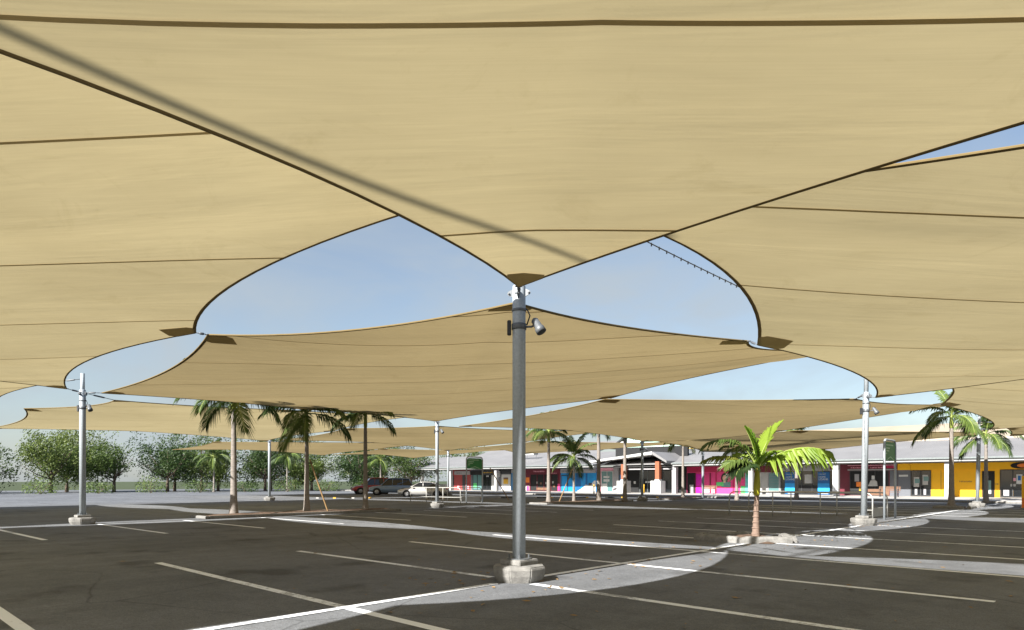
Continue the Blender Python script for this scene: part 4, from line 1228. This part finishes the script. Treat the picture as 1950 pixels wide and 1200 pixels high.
# canopy of the entrance, its white edge climbing to the right
MB(OB).rings([[(-48.6, 65.9, 3.7), (-48.6, 72, 3.7), (-48.6, 72, 3.9), (-48.6, 65.9, 3.9)], [(-40.0, 65.9, 4.5), (-40.0, 72, 4.5), (-40.0, 72, 4.8), (-40.0, 65.9, 4.8)]]).build('entry_canopy', M['white'], shop)
MB(OB).rings([[(-39.95, 65.9, 4.45), (-39.95, 72, 4.45), (-39.95, 72, 4.78), (-39.95, 65.9, 4.78)], [(-38.2, 65.9, 3.5), (-38.2, 72, 3.5), (-38.2, 72, 3.75), (-38.2, 65.9, 3.75)]]).build('entry_canopy', M['roof'], shop)
MB(OB).tube([(-48.3, 66.3, 3.0), (-45.6, 66.3, 3.95)], .09, 6).build('canopy_brace', M['dark'], shop)
for x in (-44.2, -39.7):
    pb = bx('brick_pillar', M['brick'], shop, x - .25, x + .25, 66.45, 66.95, 1.6, 3.45 if x < -42 else 3.7)
    bx('pillar_base', M['white'] if x > -42 else M['offwhite'], pb, x - .62, x + .62, 66.1, 67.2, .13, 1.55, .02)
    bx('pillar_collar', M['offwhite'], pb, x - .29, x + .29, 66.41, 66.99, 1.551, 1.72)
# pink shop
f = Front(-38.3, -30.9, M['pink'], 'bright pink shopfront with magenta doors and printed portrait')
f.band(M['crimson'], -38.2, -31.2, 2.52, 3.14); f.marks(M['palepink'], -33.9, -31.9, 2.74, 2.86, .14, 10)
rg = [(-34.35 + .2 * math.cos(a), YW - .15, 2.83 + .2 * math.sin(a)) for a in [k * math.pi / 9 for k in range(18)]]
MB(OB).tube(rg, .04, 6, closed=True).build('ring_emblem', M['palepink'], f.w)
f.p('side_opening', M['black'], -38.25, -37.25, .15, 2.45, .02); f.p('white_bin', M['offwhite'], -37.9, -37.45, .15, 1.1, .12)
for k, mm in enumerate(('magenta', 'pink')):
    x = -37.15 + k * .88
    f.p('door_leaf', M[mm], x, x + .8, .95, 2.3, .05); f.p('door_kick_panel', M['magenta' if k == 0 else 'palepink'], x, x + .8, .22, .88, .052)
f.p('door_jamb', M['maroon'], -37.24, -37.16, .15, 2.42, .09); f.p('door_jamb', M['maroon'], -35.48, -35.38, .15, 2.42, .09); f.p('door_jamb', M['maroon'], -36.34, -36.28, .15, 2.42, .09); f.p('door_handle', M['dark'], -36.42, -36.2, 1.0, 1.35, .1)
for x in (-34.75, -32.75): f.p('window_bar', M['crimson'], x - .05, x + .05, .15, 2.5, .06)
f.p('print_glow', M['palepink'], -35.3, -34.9, .2, .95, .03)
def disc(name, m, par, cx, cz, rx, rz, out, n=20):
    return MB(OB).rings([[(cx + rx * math.cos(2 * math.pi * k / n), YW - o, cz + rz * math.sin(2 * math.pi * k / n)) for k in range(n)] for o in (out - .006, out)]).build(name, m, par)
hp = disc('printed_portrait', M['hair'], f.w, -33.75, 1.86, .40, .52, .040)
disc('printed_face', M['skin'], f.w, -33.75, 1.85, .22, .33, .052)
f.p('printed_shoulder', M['skin'], -33.87, -33.63, 1.35, 1.6, .0485)
f.p('printed_blouse', M['glassteal'], -34.1, -33.05, .85, 1.42, .047)
f.p('printed_card', M['limeprint'], -34.7, -33.85, 1.0, 1.4, .058)
f.p('printed_curve', M['limeprint'], -31.9, -31.1, .2, 1.0, .03); f.p('printed_panel', M['teal'], -31.4, -30.95, .2, 2.5, .035)
f = Front(-30.89, -27.65, M['offwhite'], 'pale shopfront with posters under a maroon sign, between pink shop and bank')
f.band(M['maroon'], -30.6, -27.7, 2.45, 3.14)
f.p('poster', M['white'], -30.5, -29.7, .2, 2.35, .03); disc('poster_ring', M['blue'], f.w, -30.1, 2.0, .25, .25, .04); disc('poster_ring', M['white'], f.w, -30.1, 2.0, .13, .13, .047); f.p('poster_print', M['orange'], -30.2, -29.85, .7, 1.65, .04)
f.glazing(-28.9, -27.75, 1, M['glassteal'], .3, 2.35, 'midgrey')
for k in range(6): f.p('shelf', M['gutter'], -28.82, -27.83, .5 + k * .3, .53 + k * .3, .03)
f = Front(-27.64, -22.3, M['darkgrey'], 'bank shopfront with two blue banners')
f.band(M['midgrey'], -27.6, -22.35, 2.55, 3.12); f.p('sign_tab', M['maroon'], -22.75, -22.4, 2.66, 2.98, .15)
f.glazing(-27.55, -22.4, 5, M['glass'])
for x in (-27.15, -23.9):
    b_ = f.p('banner', M['deepblue'], x, x + 1.12, .2, 2.45, .09)
    f.p('banner_print', M['cyan'], x + .01, x + 1.11, .45, .95, .096); f.p('banner_print', M['white'], x + .3, x + 1.0, .26, .4, .097)
    f.p('banner_print', M['blue'], x + .01, x + 1.11, .951, 1.3, .0955)
def words(txt, x, z, size, m, par, out):
    cu = bpy.data.curves.new('lettering', 'FONT'); cu.body = txt; cu.size = size; cu.extrude = .004
    ob = bpy.data.objects.new('lettering_source', cu); col.objects.link(ob)
    dg = bpy.context.evaluated_depsgraph_get()
    me = bpy.data.meshes.new_from_object(ob.evaluated_get(dg))
    bpy.data.objects.remove(ob)
    me.materials.clear(); me.materials.append(m)
    o = link('lettering', me, None, par)
    o.location = (x - OB[0], YW - out - .005 - OB[1], z); o.rotation_euler = (rad(90), 0, 0)
for x in (-27.15, -23.9):
    words('HOME', x + .08, 1.86, .24, M['white'], f.w, .09); words('LOANS', x + .08, 1.62, .28, M['white'], f.w, .09)
    f.marks(M['white'], x + .1, x + .8, 2.18, 2.28, .09, 5)
f.p('inside_panel', M['offwhite'], -25.2, -24.4, 1.3, 2.2, .024)
f.p('desk', M['black'], -25.9, -24.0, .5, 1.1, .03)
f = Front(-22.29, -16.8, M['maroon'], 'dark red shop with window display under a maroon sign')
f.band(M['maroon'], -21.1, -16.85, 2.68, 2.98); f.p('sign_trim', M['fascia'], -21.1, -16.85, 2.55, 2.66, .16); f.p('sign_trim', M['palepink'], -21.1, -16.85, 3.0, 3.06, .16)
f.marks(M['palepink'], -20.8, -19.6, 2.74, 2.9, .14, 7); f.marks(M['palepink'], -19.1, -17.9, 2.74, 2.9, .14, 9); f.p('sign_patch', M['crimson'], -17.7, -16.9, 2.75, 2.95, .145)
f.glazing(-20.9, -17.6, 3, M['black'], .8, 2.45, 'dark')
f.p('display_item', M['orange'], -20.35, -19.6, 1.0, 1.45, .05); f.p('display_item', M['yellow'], -20.1, -19.55, .62, .9, .05); f.p('display_item', M['midgrey'], -20.5, -20.1, 1.5, 2.2, .05)
dm = MB(OB); dm.rings([[(-18.9 + q * .42, YW - .04 - .05 * k, z) for q, z in ((-1, 1.05), (1, 1.05), (.9, 1.5), (.35, 1.65), (-.4, 1.6))] for k in (0, 1)])
dm.build('display_garment', M['offwhite'], f.w); f.p('display_card', M['white'], -19.0, -18.7, 1.68, 2.05, .06)
f.p('low_wall', M['brown'], -19.3, -17.5, .2, .78, .08); f.p('low_wall', M['black'], -20.9, -19.35, .2, .78, .03)
f = Front(-16.79, -15.75, M['darkgrey'], 'slate grey wall piece beside the yellow shop')
f.p('notice', M['white'], -16.7, -15.95, 1.95, 2.12, .03); f.band(M['yellow'], -16.78, -15.76, 2.55, 3.14)
bx('grey_pier', M['darkgrey'], shop, -17.45, -16.81, YW - .06, YW - .001, .14, 2.5)
f = Front(-15.74, -2.0, M['yellow'], 'yellow shopfront under a yellow sign band at right')
f.band(M['yellow'], -15.73, -2.0, 2.55, 3.14)
f.glazing(-15.7, -14.15, 2, M['glass'], .25, 2.45)
for x, z in ((-15.3, 1.0), (-14.6, 1.2)):
    f.p('window_print', M['offwhite'], x - .18, x + .25, z, z + .9, .03); f.p('window_print', M['glassteal'], x - .1, x + .3, z + .35, z + .75, .035); f.p('window_print', M['midgrey'], x - .1, x + .1, .3, .85, .03)
f.p('wall_joint', M['dark'], -13.36, -13.33, .2, 2.5, .003)
f.marks(M['brown'], -11.95, -11.0, 1.42, 1.62, .0, 9)
f.p('door', M['black'], -10.3, -9.4, .15, 2.4, .03); f.p('door_notice', M['glassteal'], -10.15, -9.65, .75, 1.6, .04); f.p('door_notice', M['white'], -10.15, -9.65, .45, .75, .041); f.p('door_notice', M['white'], -10.05, -9.85, 1.75, 2.0, .04)
f.marks(M['brown'], -9.35, -9.1, 1.2, 1.4, .0, 3)
f.glazing(-9.0, -7.3, 2, M['glass'], .25, 2.45); f.glazing(-6.9, -3.0, 3, M['glass'], .25, 2.45)
f.p('window_print', M['offwhite'], -8.3, -7.95, 1.1, 1.3, .03); f.p('window_print', M['white'], -7.9, -7.5, 1.3, 2.1, .03); f.p('window_print', M['deepblue'], -7.8, -7.6, 1.6, 2.0, .036); f.p('window_print', M['palepink'], -8.15, -7.95, 1.55, 1.8, .035); f.p('window_print', M['midgrey'], -8.8, -8.4, .3, .8, .03)
disc('oval_sign', M['black'], f.w, -7.55, 2.84, .75, .27, .17); disc('oval_sign_inner', M['orange'], f.w, -7.35, 2.84, .5, .17, .18)

# back buildings whose walls show above the roof
hall = thing('hall_building', (-44, 82, 0), 'pale mint hall wall rising behind the roof near the entrance', 'building')
OH = (-44, 82)
MB(OH).rings([[(-52.5, 80, 0), (-41.0, 80, 0), (-41.0, 80, 6.6), (-44.5, 80, 7.6), (-52.5, 80, 7.6)], [(-52.5, 90, 0), (-41.0, 90, 0), (-41.0, 90, 6.6), (-44.5, 90, 7.6), (-52.5, 90, 7.6)]]).build('wall', M['mint'], hall)
MB(OH).box(-52.6, -40.9, 79.9, 79.995, 5.6, 5.75).build('trim', M['yellowpaint'], hall)
slab('roof', M['dark'], -54.2, -52.6, 79.5, 6.2, 84, 7.9, .2, None) if False else None
MB(OH).rings([[(-55.2, 79.6, 6.0), (-55.2, 84, 6.0), (-55.2, 84, 6.2), (-55.2, 79.6, 6.2)], [(-52.3, 79.6, 7.7), (-52.3, 84, 7.7), (-52.3, 84, 7.95), (-52.3, 79.6, 7.95)]]).build('side_roof', M['dark'], hall)
MB(OH).box(-53.6, -52.75, 79.8, 79.98, 5.4, 7.0).build('vent_panel', M['offwhite'], hall)

rs_ = thing('roof_sign', (-63.5, 71.5, 0), 'long narrow sign lying on the roof with yellow and white panels', 'sign')
for x0, x1, mm in ((-2.2, -1.5, 'dark'), (-1.49, -.6, 'yellowpaint'), (-.59, 1.3, 'white'), (1.31, 2.0, 'dark')):
    MB().box(x0, x1, -.05, .05, 5.15, 5.55).build('sign_panel', M[mm], rs_)
for x in (-1.8, 0, 1.7):
    MB().tube([(x, .06, 4.3), (x, .06, 5.4)], .03, 6).build('post', M['galv2'], rs_)

# street furniture along the footpath
def bench(x, y, label, rz=0):
    r = thing('bench', (x, y, .15), label, 'bench', 'benches on the footpath', rz)
    for k in range(4): MB().box(-.85, .85, -.22 + k * .115, -.12 + k * .115, .42, .455).build('seat_slat', M['brown'], r)
    for k in range(3): MB().box(-.85, .85, .25 + .03 * k, .28 + .03 * k, .55 + k * .13, .65 + k * .13).build('back_slat', M['brown'], r)
    for s in (-.7, .7):
        MB().tube([(s, -.2, 0), (s, -.2, .41)], .03, 6).build('leg', M['dark'], r); MB().tube([(s, .2, 0), (s, .2, .42), (s, .33, .9)], .03, 6).build('leg', M['dark'], r)
        MB().tube([(s, -.22, .42), (s, -.22, .64), (s, .26, .66)], .025, 6).build('armrest', M['dark'], r)
bench(-33.0, 65.2, 'dark slatted bench in front of the printed portrait')
bench(-16.4, 66.0, 'dark slatted bench by the slate grey wall')
def bollard(x, y, label):
    r = thing('bollard', (x, y, .15), label, 'bollard', 'yellow bollards at the entrance')
    MB().lathe([(.07, 0), (.07, .95), (.05, 1.0), (0, 1.01)], 12).build('tube', M['yellowpaint'], r, True)
    MB().lathe([(.11, 0), (.11, .03), (0, .031)], 12).build('base_flange', M['dark'], r)
bollard(-41.6, 66.8, 'yellow bollard in front of the dark entrance doors'); bollard(-43.6, 60.0, 'yellow bollard on the kerb left of the entrance doors')
tp = MB().box(-44.5, -42.9, 58.1, 58.7, .1505, .1565).build('tactile_strip', M['yellowpaint'], fp)
fl = thing('banner_sign', (-4.78, 48.0, 0), 'yellow pull-up banner sign at the right edge', 'sign')
MB().box(-.35, .35, -.03, .03, .05, 1.85).build('banner', M['yellow'], fl)
MB().box(-.4, .4, -.16, .16, 0, .05).build('base', M['conc'], fl, bev=.01)
MB().box(-.34, .34, -.036, -.031, .05, .6).build('banner_print', M['orange'], fl)

# ------------------------------------------------------------------ trees and shrubs at the left
def tree(x, y, h, w, label, m, seed, trunk_r=.2, clumps=105, leaf=.29):
    r = thing('tree', (x, y, 0), label, 'tree', 'trees beyond the car park')
    rnd = random.Random(seed)
    t0 = h * .22
    limbs = MB()
    limbs.tube([(0, 0, -.1), (.05, 0, t0 * .5), (0, .05, t0), (.1, 0, h * .62)], [trunk_r * 1.25, trunk_r, trunk_r * .8, trunk_r * .35], 9)
    C = []
    for k in range(9):
        a = k * 2.4 + rnd.random(); q = w * rnd.uniform(.25, .42); z = h * rnd.uniform(.4, .86)
        e = Vector((q * math.cos(a), q * math.sin(a), z)); s = Vector((0, 0, t0 * rnd.uniform(.8, 1.2)))
        limbs.tube([s, s.lerp(e, .5) + Vector((0, 0, -.1 * h * .3)), e], [trunk_r * .45, trunk_r * .28, trunk_r * .1], 6)
        C.append(e)
    limbs.build('trunk', M['bark'], r, True)
    b = MB()
    lobes = [(w * rnd.uniform(-.24, .24), w * rnd.uniform(-.24, .24), h * rnd.uniform(-.2, .14), rnd.uniform(.5, .95)) for _ in range(5)]
    for k in range(clumps):
        lx, ly, lz, ls = lobes[k % 5]
        a = rnd.random() * 6.283; u = rnd.random() ** .5; zz = rnd.uniform(-.95, 1)
        c = Vector((w * .47 * u * math.cos(a), w * .47 * u * math.sin(a), h * .56 + h * .42 * zz * (1 - .5 * u * u)))
        c = Vector((lx + c.x * ls * 1.0, ly + c.y * ls * 1.0, h * .55 + lz + (c.z - h * .56) * ls * 1.05))
        cr_ = rnd.uniform(.09, .18) * w
        for j in range(62):
            d = Vector((rnd.gauss(0, 1), rnd.gauss(0, 1), rnd.gauss(0, .75)))
            p = c + d.normalized() * cr_ * rnd.uniform(.45, 1.0)
            n = Vector((rnd.gauss(0, 1), rnd.gauss(0, 1), rnd.gauss(.5, 1))).normalized()
            t_ = n.orthogonal().normalized(); s_ = n.cross(t_)
            l = leaf * rnd.uniform(.6, 1.2)
            b.add([p - t_ * l * .5, p - s_ * l * .28, p + t_ * l * .5, p + s_ * l * .28], [(0, 1, 2, 3)])
    o = b.build('crown', m, r); return r
tl = [(-83.0, 66.5, 7.6, 7, 'leafA'), (-90.5, 62.5, 8.2, 8, 'leafA'), (-94.0, 56.0, 6.6, 7, 'leafB'), (-97.0, 50.0, 8.6, 8, 'leafA'), (-99.5, 44.0, 7.0, 7.5, 'leafB'),
      (-101.0, 37.5, 9.0, 9, 'leafA'), (-102.0, 31, 7.2, 8, 'leafA'), (-103, 24, 8.4, 9, 'leafB'), (-104, 16, 8.0, 9, 'leafA'), (-103, 8, 8.8, 9, 'leafA'), (-100, 74, 10.5, 10, 'leafA'), (-106, 60, 11, 10, 'leafA'), (-110, 46, 11.5, 11, 'leafA'), (-112, 30, 11, 11, 'leafB'), (-84, 96, 11.5, 11, 'leafA'), (-98, 92, 11, 11, 'leafA'), (-95, 66, 7.5, 9, 'leafB'), (-101, 53, 7, 9, 'leafA'), (-105, 40, 7.5, 9, 'leafA'), (-108, 27, 8, 10, 'leafA'), (-109, 12, 9, 10, 'leafA'), (-112, 2, 10, 11, 'leafB')]
wh = ['behind the verandah end', 'left of the verandah end', 'pale, behind the blue-grey car', 'tall, left of the blue-grey car', 'pale, behind the slim tall palm', 'wide, between the two tall left palms', 'low, left of the second palm', 'pale, near the leftmost palm', 'low, left of the leftmost palm', 'at the left edge of the picture', 'tall, rising over the verandah roof', 'tall, in the second row behind the cars', 'tall, in the second row behind the slim palm', 'tall pale, in the second row at left', 'behind the roof, right of the verandah', 'behind the roof above the verandah', 'pale, filling the gap behind the verandah end', 'filling the gap behind the blue-grey car', 'filling the gap behind the second palm', 'filling the gap near the leftmost palm', 'filling the gap left of the leftmost palm', 'tall pale, in the second row at the left edge']
for k, (x, y, h, w, mm) in enumerate(tl):
    tree(x, y, h, w, 'leafy tree ' + wh[k], M[mm], 40 + k)
def shrub(x, y, h, w, label, seed):
    r = thing('shrub', (x, y, 0), label, 'shrub', 'shrubs along the left boundary')
    rnd = random.Random(seed); b = MB(); st_ = MB()
    for k in range(7):
        a = rnd.random() * 6.28
        st_.tube([(0, 0, -.05), (w * .3 * math.cos(a), w * .3 * math.sin(a), h * .7)], [.03, .012], 5)
    st_.build('stems', M['bark'], r)
    for k in range(620):
        a = rnd.random() * 6.283; u = rnd.random() ** .5; z = rnd.random()
        p = Vector((w * .5 * u * math.cos(a), w * .5 * u * math.sin(a), .1 + h * z * (1 - .45 * u * u)))
        n = Vector((rnd.gauss(0, 1), rnd.gauss(0, 1), rnd.gauss(.5, 1))).normalized(); t_ = n.orthogonal().normalized(); s_ = n.cross(t_); l = rnd.uniform(.12, .26)
        b.add([p - t_ * l * .5, p - s_ * l * .3, p + t_ * l * .5, p + s_ * l * .3], [(0, 1, 2, 3)])
    b.build('foliage', M['leafC'], r)
sw = ['right of the blue-grey car', 'behind the blue-grey car', 'left of the red wagon', 'below the slim tall palm', 'right of the second palm', 'behind the second palm', 'left of the second palm', 'near the leftmost palm', 'left of the leftmost palm', 'far left']
for k in range(10):
    y = 60 - k * 5.6; x = -86 - 1.1 * k
    shrub(x, y, 1.5 + (k % 3) * .35, 3.6, 'bushy shrub ' + sw[k], 70 + k)
palm(-82.5, 60.5, 4.8, 'background palm between the blue-grey car and the verandah', 1.5, 12, 31, .14, -18)
palm(-90.5, 50.0, 5.2, 'background palm behind the blue-grey car', 1.5, 12, 32, .14, -18)
palm(-94.0, 41.0, 5.0, 'background palm between the slim and second palms', 1.5, 12, 33, .14, -18)

# fallen leaves and grit blown against the planters and footings
rl = random.Random(5); lb = MB()
for k in range(520):
    cx, cy, sp = rl.choice(((-7.6, 17.6, 1.5), (-7.36, 8.1, .9), (-29.3, 39, 2.6), (-7.4, 26.5, 1.0), (-8.1, 45.9, 1.5), (-7.3, 12, 3.5), (-4, 9.5, 4.5)))
    p = Vector((cx + rl.gauss(0, sp), cy + rl.gauss(0, sp), .012)); a = rl.random() * 6.28; l = rl.uniform(.02, .075); w = l * rl.uniform(.25, .5)
    c_, s_ = math.cos(a), math.sin(a); h = rl.uniform(0, .018)
    lb.add([(p.x - l * c_, p.y - l * s_, p.z), (p.x + w * s_, p.y - w * c_, p.z + h), (p.x + l * c_, p.y + l * s_, p.z + h * .5), (p.x - w * s_, p.y + w * c_, p.z)], [(0, 1, 2, 3)])
lit = lb.build('leaf_litter', M['timber']); lit['kind'] = 'stuff'
tag(lit, 'dry leaves and grit scattered on the asphalt near planters', 'leaves')
